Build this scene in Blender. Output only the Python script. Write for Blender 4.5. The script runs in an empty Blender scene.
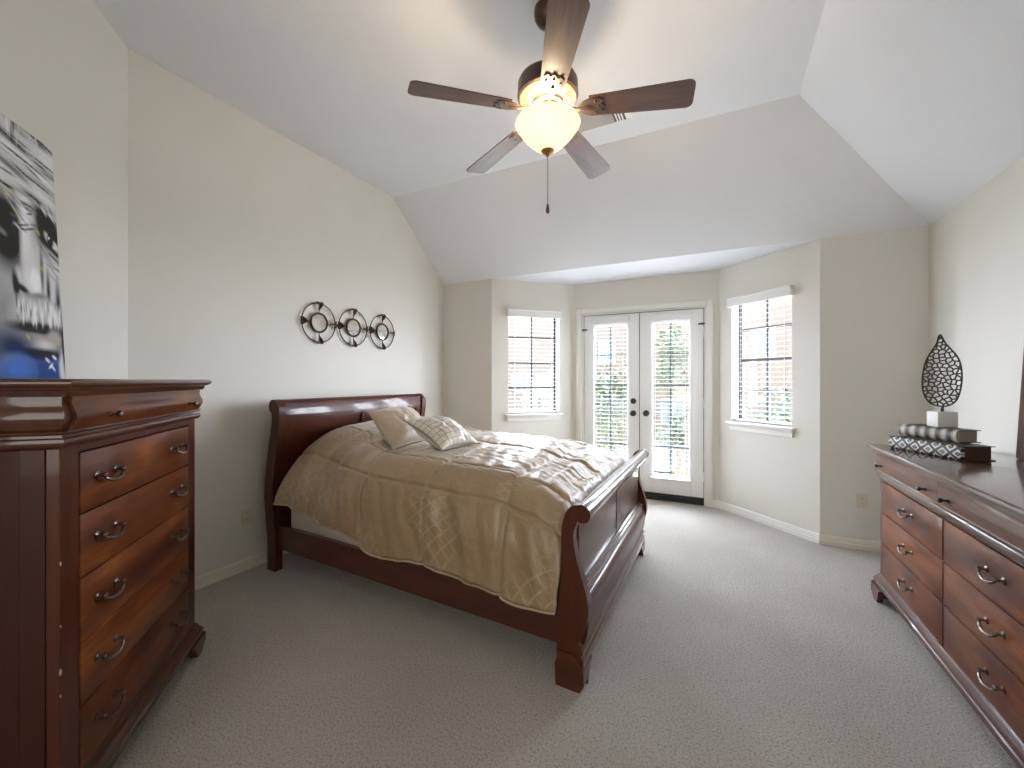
import bpy, bmesh, math, random
from math import sin, cos, pi, radians
from mathutils import Vector, Matrix, noise
from mathutils.bvhtree import BVHTree
from mathutils.geometry import delaunay_2d_cdt

scene = bpy.context.scene
COL = scene.collection
random.seed(7)

# ------------------------------------------------------------------ camera
cam_data = bpy.data.cameras.new('camera')
cam_data.sensor_width = 36.0
cam_data.lens = 36.0 * 418.8 / 1024.0
cam_data.shift_y = -3.6 / 1024.0
cam_data.clip_start = 0.02
cam_data.clip_end = 300
cam = bpy.data.objects.new('camera', cam_data)
COL.objects.link(cam)
cam.location = (0, 0, 1.3)
cam.rotation_euler = (pi / 2, 0, radians(26.32))
scene.camera = cam

# ------------------------------------------------------------------ sky, daylight, exposure
world = bpy.data.worlds.new('sky')
scene.world = world
world.use_nodes = True
wn = world.node_tree.nodes
wl = world.node_tree.links
wn.clear()
w_out = wn.new('ShaderNodeOutputWorld')
w_bg = wn.new('ShaderNodeBackground')
w_tc = wn.new('ShaderNodeTexCoord')
w_sep = wn.new('ShaderNodeSeparateXYZ')
w_ramp = wn.new('ShaderNodeValToRGB')
w_ramp.color_ramp.elements[0].position = 0.45
w_ramp.color_ramp.elements[0].color = (0.84, 0.89, 1.0, 1)
w_ramp.color_ramp.elements[1].position = 0.75
w_ramp.color_ramp.elements[1].color = (0.80, 0.89, 1.0, 1)
w_map = wn.new('ShaderNodeMapRange')
w_map.inputs['From Min'].default_value = -1
w_map.inputs['From Max'].default_value = 1
wl.new(w_tc.outputs['Generated'], w_sep.inputs[0])
wl.new(w_sep.outputs['Z'], w_map.inputs['Value'])
wl.new(w_map.outputs[0], w_ramp.inputs[0])
w_side = wn.new('ShaderNodeMapRange')
w_side.inputs['From Min'].default_value = -0.6
w_side.inputs['From Max'].default_value = 0.35
w_side.inputs['To Min'].default_value = 0.18
w_side.inputs['To Max'].default_value = 1.0
wl.new(w_sep.outputs['Y'], w_side.inputs['Value'])
w_mul = wn.new('ShaderNodeMixRGB')
w_mul.blend_type = 'MULTIPLY'
w_mul.inputs[0].default_value = 1.0
wl.new(w_ramp.outputs[0], w_mul.inputs[1])
wl.new(w_side.outputs[0], w_mul.inputs[2])
wl.new(w_mul.outputs[0], w_bg.inputs['Color'])
w_bg.inputs['Strength'].default_value = 21.0
wl.new(w_bg.outputs[0], w_out.inputs[0])


def area_light(name, loc, rot, sx, sy, power, color):
    d = bpy.data.lights.new(name, 'AREA')
    d.shape = 'RECTANGLE'
    d.size = sx
    d.size_y = sy
    d.energy = power
    d.color = color
    o = bpy.data.objects.new(name, d)
    COL.objects.link(o)
    o.location = loc
    o.rotation_euler = rot
    return o


# daylight portals in the three bay openings (they guide the sky light, they do not emit)
for nm, lc, rz_, sx_, sy_ in (('door_portal', (-.78, 4.95, 1.08), 0.0, 1.36, 2.06),
                              ('left_window_portal', (-2.02, 4.54, 1.5), radians(44.2), .64, 1.18),
                              ('right_window_portal', (.43, 4.54, 1.5), radians(-43.8), .64, 1.18)):
    pl_ = area_light(nm, lc, (radians(-90), 0, rz_), sx_, sy_, 1, (1, 1, 1))
    pl_.data.cycles.is_portal = True
# added fill lamp in front of the closed wall behind the camera
area_light('rear_fill_light', (0.0, -2.42, 1.55), (radians(90), 0, 0), 2.2, 1.9, 20, (1.0, 0.97, 0.93))

scene.view_settings.view_transform = 'Standard'
scene.view_settings.look = 'None'
scene.view_settings.gamma = 1.0
scene.view_settings.use_curve_mapping = False
scene.view_settings.exposure = 1.13
try:
    scene.cycles.use_denoising = True
    scene.cycles.max_bounces = 10
    scene.cycles.diffuse_bounces = 6
    scene.cycles.sample_clamp_indirect = 6.0
    scene.cycles.caustics_reflective = False
    scene.cycles.caustics_refractive = False
except Exception:
    pass


# ------------------------------------------------------------------ materials
def mat(name, color=(0.8, 0.8, 0.8), rough=0.5, metal=0.0, spec=0.5, **kw):
    m = bpy.data.materials.new(name)
    m.use_nodes = True
    b = m.node_tree.nodes['Principled BSDF']
    b.inputs['Base Color'].default_value = (*color, 1)
    b.inputs['Roughness'].default_value = rough
    b.inputs['Metallic'].default_value = metal
    b.inputs['Specular IOR Level'].default_value = spec
    for k, v in kw.items():
        b.inputs[k.replace('_', ' ')].default_value = v
    return m


def nodes(m):
    nt = m.node_tree
    return nt.nodes, nt.links, nt.nodes['Principled BSDF']


def tex_coord(N, L, kind='Object', scale=(1, 1, 1), rot=(0, 0, 0)):
    tc = N.new('ShaderNodeTexCoord')
    mp = N.new('ShaderNodeMapping')
    mp.inputs['Scale'].default_value = scale
    mp.inputs['Rotation'].default_value = rot
    L.new(tc.outputs[kind], mp.inputs['Vector'])
    return mp.outputs[0]


def noise_node(N, L, vec, scale, detail=4, rough=0.55):
    n = N.new('ShaderNodeTexNoise')
    n.inputs['Scale'].default_value = scale
    n.inputs['Detail'].default_value = detail
    n.inputs['Roughness'].default_value = rough
    L.new(vec, n.inputs['Vector'])
    return n


def ramp(N, L, fac, stops):
    r = N.new('ShaderNodeValToRGB')
    el = r.color_ramp.elements
    while len(el) < len(stops):
        el.new(0.5)
    for e, (p, c) in zip(el, stops):
        e.position = p
        e.color = (*c, 1)
    L.new(fac, r.inputs[0])
    return r.outputs[0]


def bump(N, L, b, height, strength, dist=0.01):
    bp = N.new('ShaderNodeBump')
    bp.inputs['Strength'].default_value = strength
    bp.inputs['Distance'].default_value = dist
    L.new(height, bp.inputs['Height'])
    L.new(bp.outputs[0], b.inputs['Normal'])


def paint(name, color, var=0.03, rough=0.6, bs=0.12, scale=90):
    m = mat(name, color, rough, spec=0.3)
    N, L, b = nodes(m)
    v = tex_coord(N, L)
    n1 = noise_node(N, L, v, 1.3, 3)
    lo = tuple(c * (1 - var) for c in color)
    hi = tuple(min(1, c * (1 + var)) for c in color)
    L.new(ramp(N, L, n1.outputs[0], [(0.3, lo), (0.7, hi)]), b.inputs['Base Color'])
    n2 = noise_node(N, L, v, scale, 3)
    bump(N, L, b, n2.outputs[0], bs, 0.004)
    return m


def wood(name, dark, mid, light, grain='x', rough=0.38, coat=0.4):
    m = mat(name, mid, rough, spec=0.25)
    N, L, b = nodes(m)
    sc = {'x': (1.2, 14, 14), 'y': (14, 1.2, 14), 'z': (14, 14, 1.2)}[grain]
    v = tex_coord(N, L, scale=sc)
    n1 = noise_node(N, L, v, 1.6, 6, 0.6)
    L.new(ramp(N, L, n1.outputs[0], [(0.25, dark), (0.5, mid), (0.78, light)]), b.inputs['Base Color'])
    b.inputs['Coat Weight'].default_value = coat
    b.inputs['Coat Roughness'].default_value = 0.07
    n2 = noise_node(N, L, v, 8, 2)
    bump(N, L, b, n2.outputs[0], 0.03, 0.002)
    return m


def veneer(name, dark, mid, light, rough=0.38, coat=0.3):
    """book-matched diagonal figure, mirrored about the panel's centre line"""
    m = mat(name, mid, rough, spec=0.25)
    N, L, b = nodes(m)
    tc = N.new('ShaderNodeTexCoord')
    sp = N.new('ShaderNodeSeparateXYZ')
    L.new(tc.outputs['Object'], sp.inputs[0])
    ab = N.new('ShaderNodeMath')
    ab.operation = 'ABSOLUTE'
    L.new(sp.outputs['X'], ab.inputs[0])
    cb = N.new('ShaderNodeCombineXYZ')
    L.new(ab.outputs[0], cb.inputs['X'])
    L.new(sp.outputs['Z'], cb.inputs['Y'])
    L.new(sp.outputs['Y'], cb.inputs['Z'])
    mp = N.new('ShaderNodeMapping')
    mp.inputs['Rotation'].default_value = (0, 0, radians(55))
    mp.inputs['Scale'].default_value = (1.0, 5.0, 1)
    L.new(cb.outputs[0], mp.inputs['Vector'])
    n1 = noise_node(N, L, mp.outputs[0], 1.5, 5, 0.6)
    L.new(ramp(N, L, n1.outputs[0], [(0.36, dark), (0.5, mid), (0.66, light)]), b.inputs['Base Color'])
    b.inputs['Coat Weight'].default_value = coat
    b.inputs['Coat Roughness'].default_value = 0.09
    return m


M = {}
M['wall'] = paint('cream_wall_paint', (0.68, 0.66, 0.605), 0.02, 0.55, 0.10)
M['ceiling'] = paint('white_ceiling_paint', (0.75, 0.765, 0.795), 0.015, 0.65, 0.25, 60)
M['trim'] = mat('white_trim_paint', (0.80, 0.79, 0.76), 0.32)
M['base'] = mat('cream_baseboard_paint', (0.74, 0.70, 0.62), 0.32)
M['door'] = mat('white_door_paint', (0.80, 0.80, 0.79), 0.3)
M['wood'] = wood('cherry_wood', (0.041, 0.0078, 0.0030), (0.066, 0.0132, 0.0044), (0.096, 0.0228, 0.0066), 'x', .34, .9)
M['wood_gloss'] = wood('polished_cherry_wood', (0.041, 0.0078, 0.0030), (0.066, 0.0132, 0.0044), (0.096, 0.0228, 0.0066), 'y', .30, 1.0)
M['wood_y'] = wood('cherry_wood_crosswise', (0.041, 0.0078, 0.0030), (0.066, 0.0132, 0.0044), (0.096, 0.0228, 0.0066), 'y')
M['wood_z'] = wood('cherry_wood_upright', (0.041, 0.0078, 0.0030), (0.066, 0.0132, 0.0044), (0.096, 0.0228, 0.0066), 'z')
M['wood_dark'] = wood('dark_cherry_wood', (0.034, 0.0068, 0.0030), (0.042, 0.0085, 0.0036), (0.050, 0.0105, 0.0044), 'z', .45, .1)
M['veneer'] = veneer('figured_cherry_veneer', (0.075, 0.0165, 0.0046), (0.150, 0.0385, 0.0095), (0.31, 0.098, 0.023))
M['gap'] = mat('dark_cabinet_interior', (0.012, 0.006, 0.004), 0.8)
M['bronze'] = mat('aged_bronze', (0.16, 0.13, 0.11), 0.28, 0.9)
M['black'] = mat('matte_black', (0.012, 0.011, 0.011), 0.45)
M['window_metal'] = mat('dark_bronze_window_metal', (0.018, 0.018, 0.022), 0.4)
M['blind'] = mat('white_blind', (0.78, 0.78, 0.77), 0.4)
M['muntin'] = mat('grey_muntin', (0.06, 0.08, 0.08), 0.5)
M['knob_metal'] = mat('dark_oiled_bronze', (0.03, 0.032, 0.04), 0.35, 0.7)
M['chrome'] = mat('painted_hinge', (0.72, 0.72, 0.70), 0.35)
M['plate'] = mat('ivory_plastic', (0.66, 0.60, 0.47), 0.35)
M['mattress'] = paint('cream_mattress_ticking', (0.66, 0.60, 0.50), 0.03, 0.8, 0.2, 200)
M['mirror'] = mat('mirror_glass', (0.92, 0.92, 0.92), 0.03, 1.0)
M['iron'] = mat('brown_bronze_iron', (0.055, 0.030, 0.020), 0.45, 0.5)
M['petal'] = mat('copper_leaf', (0.085, 0.040, 0.024), 0.35, 0.6)
M['white_stone'] = paint('white_stone', (0.74, 0.73, 0.70), 0.04, 0.5, 0.05)


def make_glass():
    m = bpy.data.materials.new('window_glass')
    m.use_nodes = True
    nt = m.node_tree
    nt.nodes.clear()
    out = nt.nodes.new('ShaderNodeOutputMaterial')
    mix = nt.nodes.new('ShaderNodeMixShader')
    tr = nt.nodes.new('ShaderNodeBsdfTransparent')
    gl = nt.nodes.new('ShaderNodeBsdfGlossy')
    gl.inputs['Roughness'].default_value = 0.02
    tr.inputs['Color'].default_value = (0.97, 0.97, 0.97, 1)
    mix.inputs[0].default_value = 0.05
    nt.links.new(tr.outputs[0], mix.inputs[1])
    nt.links.new(gl.outputs[0], mix.inputs[2])
    nt.links.new(mix.outputs[0], out.inputs[0])
    return m


M['glass'] = make_glass()


def make_carpet():
    m = mat('beige_carpet', (0.42, 0.385, 0.34), 0.95, spec=0.1)
    N, L, b = nodes(m)
    v = tex_coord(N, L)
    n1 = noise_node(N, L, v, 120, 3, 0.75)
    n2 = noise_node(N, L, v, 1.6, 4)
    c1 = ramp(N, L, n1.outputs[0], [(0.32, (0.20, 0.175, 0.15)), (0.46, (0.67, 0.615, 0.56)), (0.66, (0.82, 0.765, 0.71))])
    c2 = ramp(N, L, n2.outputs[0], [(0.3, (0.86, 0.85, 0.84)), (0.7, (1, 1, 1))])
    mx = N.new('ShaderNodeMixRGB')
    mx.blend_type = 'MULTIPLY'
    mx.inputs[0].default_value = 1
    L.new(c1, mx.inputs[1])
    L.new(c2, mx.inputs[2])
    L.new(mx.outputs[0], b.inputs['Base Color'])
    b.inputs['Sheen Weight'].default_value = 0.25
    n3 = noise_node(N, L, v, 150, 3, 0.7)
    bump(N, L, b, n3.outputs[0], 1.0, 0.02)
    return m


M['carpet'] = make_carpet()


# ------------------------------------------------------------------ mesh helpers
def quad_grid(bm, P, nu, nv, closed_u=False):
    vs = [[bm.verts.new(P(i, j)) for j in range(nv)] for i in range(nu)]
    for i in range(nu if closed_u else nu - 1):
        for j in range(nv - 1):
            a = vs[i][j]; b = vs[(i + 1) % nu][j]; c = vs[(i + 1) % nu][j + 1]; d = vs[i][j + 1]
            bm.faces.new((a, b, c, d))
    return vs


def box(bm, x0, x1, y0, y1, z0, z1, bev=0.0, seg=2):
    t = bmesh.new()
    r = bmesh.ops.create_cube(t, size=1)
    for v in t.verts:
        v.co = Vector((x0 + (v.co.x + .5) * (x1 - x0), y0 + (v.co.y + .5) * (y1 - y0), z0 + (v.co.z + .5) * (z1 - z0)))
    if bev > 0:
        bmesh.ops.bevel(t, geom=t.edges[:], offset=bev, segments=seg, profile=0.5, affect='EDGES')
    merge(bm, t)


def merge(bm, t, mtx=None):
    mp = {}
    for v in t.verts:
        mp[v] = bm.verts.new(mtx @ v.co if mtx else v.co)
    for f in t.faces:
        try:
            bm.faces.new([mp[v] for v in f.verts])
        except ValueError:
            pass
    t.free()


def loft(bm, rings, cap0=True, cap1=True, closed=True):
    vs = [[bm.verts.new(p) for p in r] for r in rings]
    n = len(vs[0])
    for a, b in zip(vs, vs[1:]):
        for i in range(n if closed else n - 1):
            j = (i + 1) % n
            bm.faces.new((a[i], a[j], b[j], b[i]))
    if cap0:
        bm.faces.new(list(reversed(vs[0])))
    if cap1:
        bm.faces.new(vs[-1])
    return vs


def rect_loft(bm, x0, x1, y0, y1, prof):
    """moulding run round front (y0) and both sides of a rectangle; prof = (outset, z)"""
    rings = [[(x0 - o, y0 - o, z), (x1 + o, y0 - o, z), (x1 + o, y1, z), (x0 - o, y1, z)] for o, z in prof]
    loft(bm, rings)


def lathe(bm, prof, n=28, c=(0, 0, 0), cap=True, mtx=None):
    rings = []
    for r, z in prof:
        ring = []
        for k in range(n):
            a = 2 * pi * k / n
            p = Vector((r * cos(a), r * sin(a), z))
            p = (mtx @ p) if mtx else p
            ring.append(p + Vector(c))
        rings.append(ring)
    loft(bm, rings, cap, cap)


def tube(bm, path, r, n=8, closed=False):
    pts = [Vector(p) for p in path]
    m = len(pts)
    rs = r if isinstance(r, (list, tuple)) else [r] * m
    t0 = (pts[1] - pts[0]).normalized()
    ref = Vector((0, 0, 1)) if abs(t0.z) < 0.9 else Vector((1, 0, 0))
    nrm = (ref - t0 * ref.dot(t0)).normalized()
    rings = []
    for i, p in enumerate(pts):
        if closed:
            t = (pts[(i + 1) % m] - pts[i - 1]).normalized()
        else:
            t = (pts[min(i + 1, m - 1)] - pts[max(i - 1, 0)]).normalized()
        nrm = (nrm - t * nrm.dot(t)).normalized()
        bn = t.cross(nrm)
        rings.append([p + (nrm * cos(2 * pi * k / n) + bn * sin(2 * pi * k / n)) * rs[i] for k in range(n)])
    if closed:
        rings.append(rings[0])
    loft(bm, rings, not closed, not closed)


def prism(bm, poly, axis, a0, a1):
    """extrude a 2D polygon; axis 'y': poly is (x,z); 'x': poly is (y,z); 'z': poly is (x,y)"""
    def pt(p, a):
        return {'y': (p[0], a, p[1]), 'x': (a, p[0], p[1]), 'z': (p[0], p[1], a)}[axis]
    loft(bm, [[pt(p, a0) for p in poly], [pt(p, a1) for p in poly]])


def ball(bm, c, r, n=12, sc=(1, 1, 1)):
    t = bmesh.new()
    bmesh.ops.create_uvsphere(t, u_segments=n, v_segments=max(6, n // 2), radius=r)
    for v in t.verts:
        v.co = Vector((v.co.x * sc[0], v.co.y * sc[1], v.co.z * sc[2])) + Vector(c)
    merge(bm, t)


def spline(ctrl, n):
    """Catmull-Rom through 2D/3D points"""
    P = [Vector(c) for c in ctrl]
    out = []
    m = len(P) - 1
    for k in range(n):
        u = k / (n - 1) * m
        i = min(int(u), m - 1)
        t = u - i
        p0, p1, p2, p3 = P[max(i - 1, 0)], P[i], P[i + 1], P[min(i + 2, m)]
        out.append(0.5 * ((2 * p1) + (p2 - p0) * t + (2 * p0 - 5 * p1 + 4 * p2 - p3) * t * t + (3 * p1 - p0 - 3 * p2 + p3) * t ** 3))
    return out


def interp(x, tab):
    if x <= tab[0][0]:
        return tab[0][1]
    for (a, va), (b, vb) in zip(tab, tab[1:]):
        if x <= b:
            t = (x - a) / (b - a)
            t = t * t * (3 - 2 * t)
            return va + (vb - va) * t
    return tab[-1][1]


def obj(name, bm, material, parent=None, loc=(0, 0, 0), rotz=0.0, smooth=40, recalc=True):
    if recalc:
        bmesh.ops.recalc_face_normals(bm, faces=bm.faces[:])
    me = bpy.data.meshes.new(name)
    bm.to_mesh(me)
    bm.free()
    if smooth:
        me.polygons.foreach_set('use_smooth', [True] * len(me.polygons))
        me.set_sharp_from_angle(angle=radians(smooth))
    for mm in (material if isinstance(material, (list, tuple)) else [material]):
        me.materials.append(mm)
    o = bpy.data.objects.new(name, me)
    COL.objects.link(o)
    o.location = loc
    o.rotation_euler = (0, 0, rotz)
    if parent:
        o.parent = parent
    return o


def tag(o, label, cat, group=None):
    o['label'] = label
    o['category'] = cat
    if group:
        o['group'] = group
    return o


def thing(name, label, cat, loc=(0, 0, 0), rotz=0.0, group=None):
    o = bpy.data.objects.new(name, None)
    COL.objects.link(o)
    o.empty_display_size = 0.1
    o.location = loc
    o.rotation_euler = (0, 0, rotz)
    return tag(o, label, cat, group)


def struct(name, bm, m, **kw):
    o = obj(name, bm, m, **kw)
    if not kw.get('parent'):
        o['kind'] = 'structure'
    return o


def BM():
    return bmesh.new()


# ------------------------------------------------------------------ room
H, EAVE = 3.13, 2.43
LX, RX, BY, DY, FY = -2.92, 1.37, 4.08, 4.77, -2.5
CREASE_Y, CREASE_X = 3.22, 0.46
BAY = [(-2.27, BY), (-1.56, DY), (0.0, DY), (0.72, BY)]
NEARX = -1.5
ANG = LX + 1.13 - NEARX      # Y at which the angled wall meets the near-left wall

bm = BM()
box(bm, -3.2, 1.6, -2.7, 5.0, -0.12, 0.0)
struct('floor', bm, M['carpet'], smooth=0)


def ang(p0, p1):
    return math.atan2(p1[1] - p0[1], p1[0] - p0[0])


def wall(name, p0, p1, z1, openings=(), th=0.15, ext=(0, 0), m=None):
    """local x runs from p0 to p1, room on the local -y side; openings = (a0,a1,z0,z1)"""
    Lw = math.hypot(p1[0] - p0[0], p1[1] - p0[1])
    xs = sorted({-ext[0], Lw + ext[1], *[o[0] for o in openings], *[o[1] for o in openings]})
    zs = sorted({0.0, z1, *[o[2] for o in openings], *[o[3] for o in openings]})
    bm = BM()
    for xa, xb in zip(xs, xs[1:]):
        for za, zb in zip(zs, zs[1:]):
            cx, cz = (xa + xb) / 2, (za + zb) / 2
            if any(o[0] < cx < o[1] and o[2] < cz < o[3] for o in openings):
                continue
            for y in (0.0, th):
                vs = [bm.verts.new(p) for p in ((xa, y, za), (xb, y, za), (xb, y, zb), (xa, y, zb))]
                bm.faces.new(vs if y == 0 else vs[::-1])
    for a0, a1, z0, zt in openings:
        for q in (((a0, z0), (a0, zt)), ((a1, zt), (a1, z0)), ((a0, zt), (a1, zt)), ((a1, z0), (a0, z0))):
            if z0 == 0 and q[0][1] == 0 and q[1][1] == 0:
                continue
            (xa, za), (xb, zb) = q
            bm.faces.new([bm.verts.new(p) for p in ((xa, 0, za), (xb, 0, zb), (xb, th, zb), (xa, th, za))])
    bmesh.ops.remove_doubles(bm, verts=bm.verts[:], dist=1e-5)
    return struct(name, bm, m or M['wall'], loc=(p0[0], p0[1], 0), rotz=ang(p0, p1), smooth=0, recalc=False)


WA = (0.19, 0.82, 0.92, 2.09)      # window openings on the two slanted bay walls
WB = (0.15, 0.77, 0.90, 2.09)
DO = (0.10, 1.455, 0.0, 2.085)     # double door opening
wall('wall_left', (LX, ANG + 1.42), (LX, BY), H + .1, ext=(0, .1))
wall('wall_back_left', (LX, BY), BAY[0], H)
wall('wall_bay_left', BAY[0], BAY[1], 2.6, [WA])
wall('wall_bay_center', BAY[1], BAY[2], 2.6, [DO])
wall('wall_bay_right', BAY[2], BAY[3], 2.6, [WB])
wall('wall_back_right', BAY[3], (RX, BY), H, ext=(0, .1))
wall('wall_right', (RX, BY), (RX, FY), H, ext=(.1, .1))
wall('wall_front', (RX, FY), (NEARX, FY), H + .1, ext=(.1, .1))
wall('wall_near_left', (NEARX, FY), (NEARX, ANG), H + .1)
wall('wall_angled', (NEARX, ANG), (LX, ANG + 1.42), H + .1)

bm = BM()
E_ = [(-3.1, -2.7, H), (CREASE_X, -2.7, H), (CREASE_X, CREASE_Y, H), (-3.1, CREASE_Y, H)]
bm.faces.new([bm.verts.new(p) for p in E_])
bm.faces.new([bm.verts.new(p) for p in ((-3.1, CREASE_Y, H), (CREASE_X, CREASE_Y, H), (RX, BY, EAVE), (-3.1, BY, EAVE))])
bm.faces.new([bm.verts.new(p) for p in ((CREASE_X, -2.7, H), (RX, -2.7, EAVE), (RX, BY, EAVE), (CREASE_X, CREASE_Y, H))])
bm.faces.new([bm.verts.new((x, y, EAVE)) for x, y in ((-2.27, BY), (-1.56, DY + .05), (0, DY + .05), (0.72, BY))])
struct('ceiling', bm, M['ceiling'], smooth=0)

# roof slab above the sloped ceiling
bm = BM()
box(bm, -3.3, 1.7, -2.9, 5.3, 3.3, 3.4)
struct('roof', bm, M['ceiling'], smooth=0)


def baseboard(name, p0, p1, m, a0=0.0, a1=None, hgt=0.074):
    Lw = math.hypot(p1[0] - p0[0], p1[1] - p0[1])
    a1 = Lw if a1 is None else a1
    poly = [(0.0, 0.0), (-0.016, 0.0), (-0.016, hgt * .45), (-0.0125, hgt * .5), (-0.0125, hgt * .72), (-0.010, hgt * .76), (-0.010, hgt * .9), (-0.004, hgt), (0.0, hgt)]
    bm = BM()
    prism(bm, [(y, z) for y, z in poly], 'x', a0, a1)
    struct(name, bm, m, loc=(p0[0], p0[1], 0), rotz=ang(p0, p1), smooth=25)


baseboard('baseboard_left', (LX, ANG + 1.42), (LX, BY), M['base'])
baseboard('baseboard_back_left', (LX, BY), BAY[0], M['base'])
baseboard('baseboard_bay_left', BAY[0], BAY[1], M['trim'])
baseboard('baseboard_bay_center', BAY[1], BAY[2], M['trim'], 1.49)
baseboard('baseboard_bay_right', BAY[2], BAY[3], M['trim'], 0.0, 1.0)
baseboard('baseboard_back_right', BAY[3], (RX, BY), M['base'], -0.008)
baseboard('baseboard_right', (RX, BY), (RX, FY), M['base'])
baseboard('baseboard_angled', (NEARX, ANG), (LX, ANG + 1.42), M['base'])


# ------------------------------------------------------------------ windows with dark metal frames
def window(n, p0, p1, op, cols=2, rows=4):
    a0, a1, z0, z1 = op
    rz = ang(p0, p1)
    loc = (p0[0], p0[1], 0)
    y0, y1 = 0.095, 0.13
    bm = BM()
    for q in ((a0, a0 + .036, z0, z1), (a1 - .036, a1, z0, z1)):
        box(bm, q[0], q[1], y0, y1, q[2], q[3], .003, 1)
    for q in ((a0 + .036, a1 - .036, z0, z0 + .03), (a0 + .036, a1 - .036, z1 - .03, z1)):
        box(bm, q[0], q[1], y0, y1, q[2], q[3], .003, 1)
    w = struct('window_%d' % n, bm, M['window_metal'], loc=loc, rotz=rz)
    bm = BM()
    for k in range(1, cols):
        x = a0 + (a1 - a0) * k / cols
        box(bm, x - .0115, x + .0115, y0 + .005, y1 - .005, z0 + .03, z1 - .03)
    for k in range(1, rows):
        z = z0 + .0 + (z1 - z0) * k / rows
        for c in range(cols):
            xa = a0 + .036 if c == 0 else a0 + (a1 - a0) * c / cols + .0115
            xb = a1 - .036 if c == cols - 1 else a0 + (a1 - a0) * (c + 1) / cols - .0115
            box(bm, xa, xb, y0 + .005, y1 - .005, z - .0115, z + .0115)
    obj('muntins', bm, M['window_metal'], w, smooth=0)
    bm = BM()
    box(bm, a0 + .036, a1 - .036, .111, .114, z0 + .03, z1 - .03)
    obj('pane', bm, M['glass'], w, smooth=0)
    bm = BM()
    # stool and apron below the opening
    box(bm, a0 - .035, a1 + .035, -.05, .095, z0 - .022, z0, .006)
    prism(bm, [(0.0, z0 - .022), (-.035, z0 - .022), (-.03, z0 - .036), (-.018, z0 - .046), (-.015, z0 - .082), (0.0, z0 - .086)], 'x', a0 - .012, a1 + .012)
    obj('window_sill', bm, M['trim'], w)
    bm = BM()
    for q in ((a0, a0 + .004, z0, z1), (a1 - .004, a1, z0, z1)):
        box(bm, q[0], q[1], .0, .095, q[2], q[3])
    obj('reveal', bm, M['trim'], w, smooth=0)
    return w


window(1, BAY[0], BAY[1], WA)
window(2, BAY[2], BAY[3], WB)


def blind(label, p0, p1, a0, a1, zt, zb, y, val, pitch=0.045, depth=0.030, tilt=4, vz=(0.0, .085), inset=.008, group=None):
    b = thing('window_blind', label, 'blind', (p0[0], p0[1], 0), ang(p0, p1), group)
    x0, x1, yv0, yv1 = val
    bm = BM()
    prism(bm, [(yv1, zt + vz[0]), (yv0 - .006, zt + vz[0]), (yv0 - .006, zt + vz[0] - .012), (yv0, zt + vz[0] - .018), (yv0, zt + vz[0] - vz[1]), (yv0 + .012, zt + vz[0] - vz[1]), (yv0 + .012, zt + vz[0] - .02), (yv1, zt + vz[0] - .02)], 'x', x0, x1)
    for xe in (x0, x1 - .008):
        box(bm, xe, xe + .008, yv0 + .01, yv1, zt + vz[0] - vz[1], zt + vz[0] - .01)
    obj('valance', bm, M['blind'], b, smooth=30)
    z = zt + vz[0] - vz[1] - pitch * .3
    k = 0
    t = radians(tilt)
    while z > zb + .03:
        bm = BM()
        c = depth / 2
        prof = []
        for s in (-1, -.5, 0, .5, 1):
            prof.append((s * c * cos(t), s * c * sin(t) + .0012 * (1 - s * s)))
        poly = [(y + p, z + q + .0006) for p, q in prof] + [(y + p, z + q - .0006) for p, q in reversed(prof)]
        prism(bm, poly, 'x', a0 + inset, a1 - inset)
        obj('slat', bm, M['blind'], b, smooth=30)
        z -= pitch
    bm = BM()
    box(bm, a0 + inset, a1 - inset, y - .025, y + .025, zb, zb + .02, .004)
    obj('bottom_rail', bm, M['blind'], b)
    bm = BM()
    for f_ in (.14, .86):
        xx = a0 + (a1 - a0) * f_
        tube(bm, [(xx, y - .024, zt - .02), (xx, y - .026, zb + .01)], .0012, 5)
    obj('ladder_cord', bm, M['blind'], b)
    return b


ba = blind('white slatted blind with valance in the small window left of the doors', BAY[0], BAY[1], WA[0], WA[1], 2.105, WA[2] + .004, .045, (WA[0] - .012, WA[1] + .012, -.045, 0.0))
bb = blind('white slatted blind with valance in the window right of the doors', BAY[2], BAY[3], WB[0], WB[1], 2.105, WB[2] + .004, .045, (WB[0] - .012, WB[1] + .012, -.045, 0.0))
for b_, xs in ((ba, (WA[0] + .05, WA[0] + .06)), (bb, (WB[0] + .035, WB[0] + .028, WB[1] - .07, WB[1] - .055))):
    for i, xx in enumerate(xs):
        bm = BM()
        zz = (1.21 - .035 * (i % 2)) if i < 2 else 1.235
        tube(bm, [(xx, .012, 2.02), (xx, .012, zz - .002)], .0009, 5)
        lathe(bm, [(.001, .028), (.005, .02), (.007, .006), (.006, 0)], 8, (xx, .012, zz - .028))
        obj('pull_cord', bm, M['iron'], b_)

# ------------------------------------------------------------------ french doors
rz = 0
p0 = BAY[1]
bm = BM()
cw = .058
poly_t = [(0, 0), (-.018, 0), (-.018, cw * .75), (-.010, cw), (0, cw)]
box(bm, DO[0] - cw + .012, DO[0] + .012, -.018, 0.0, 0, DO[3] + cw - .012, .004)
box(bm, DO[1] - .012, DO[1] + cw - .012, -.018, 0.0, 0, DO[3] + cw - .012, .004)
box(bm, DO[0] + .012, DO[1] - .012, -.018, 0.0, DO[3] - .012, DO[3] + cw - .012, .004)
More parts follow.
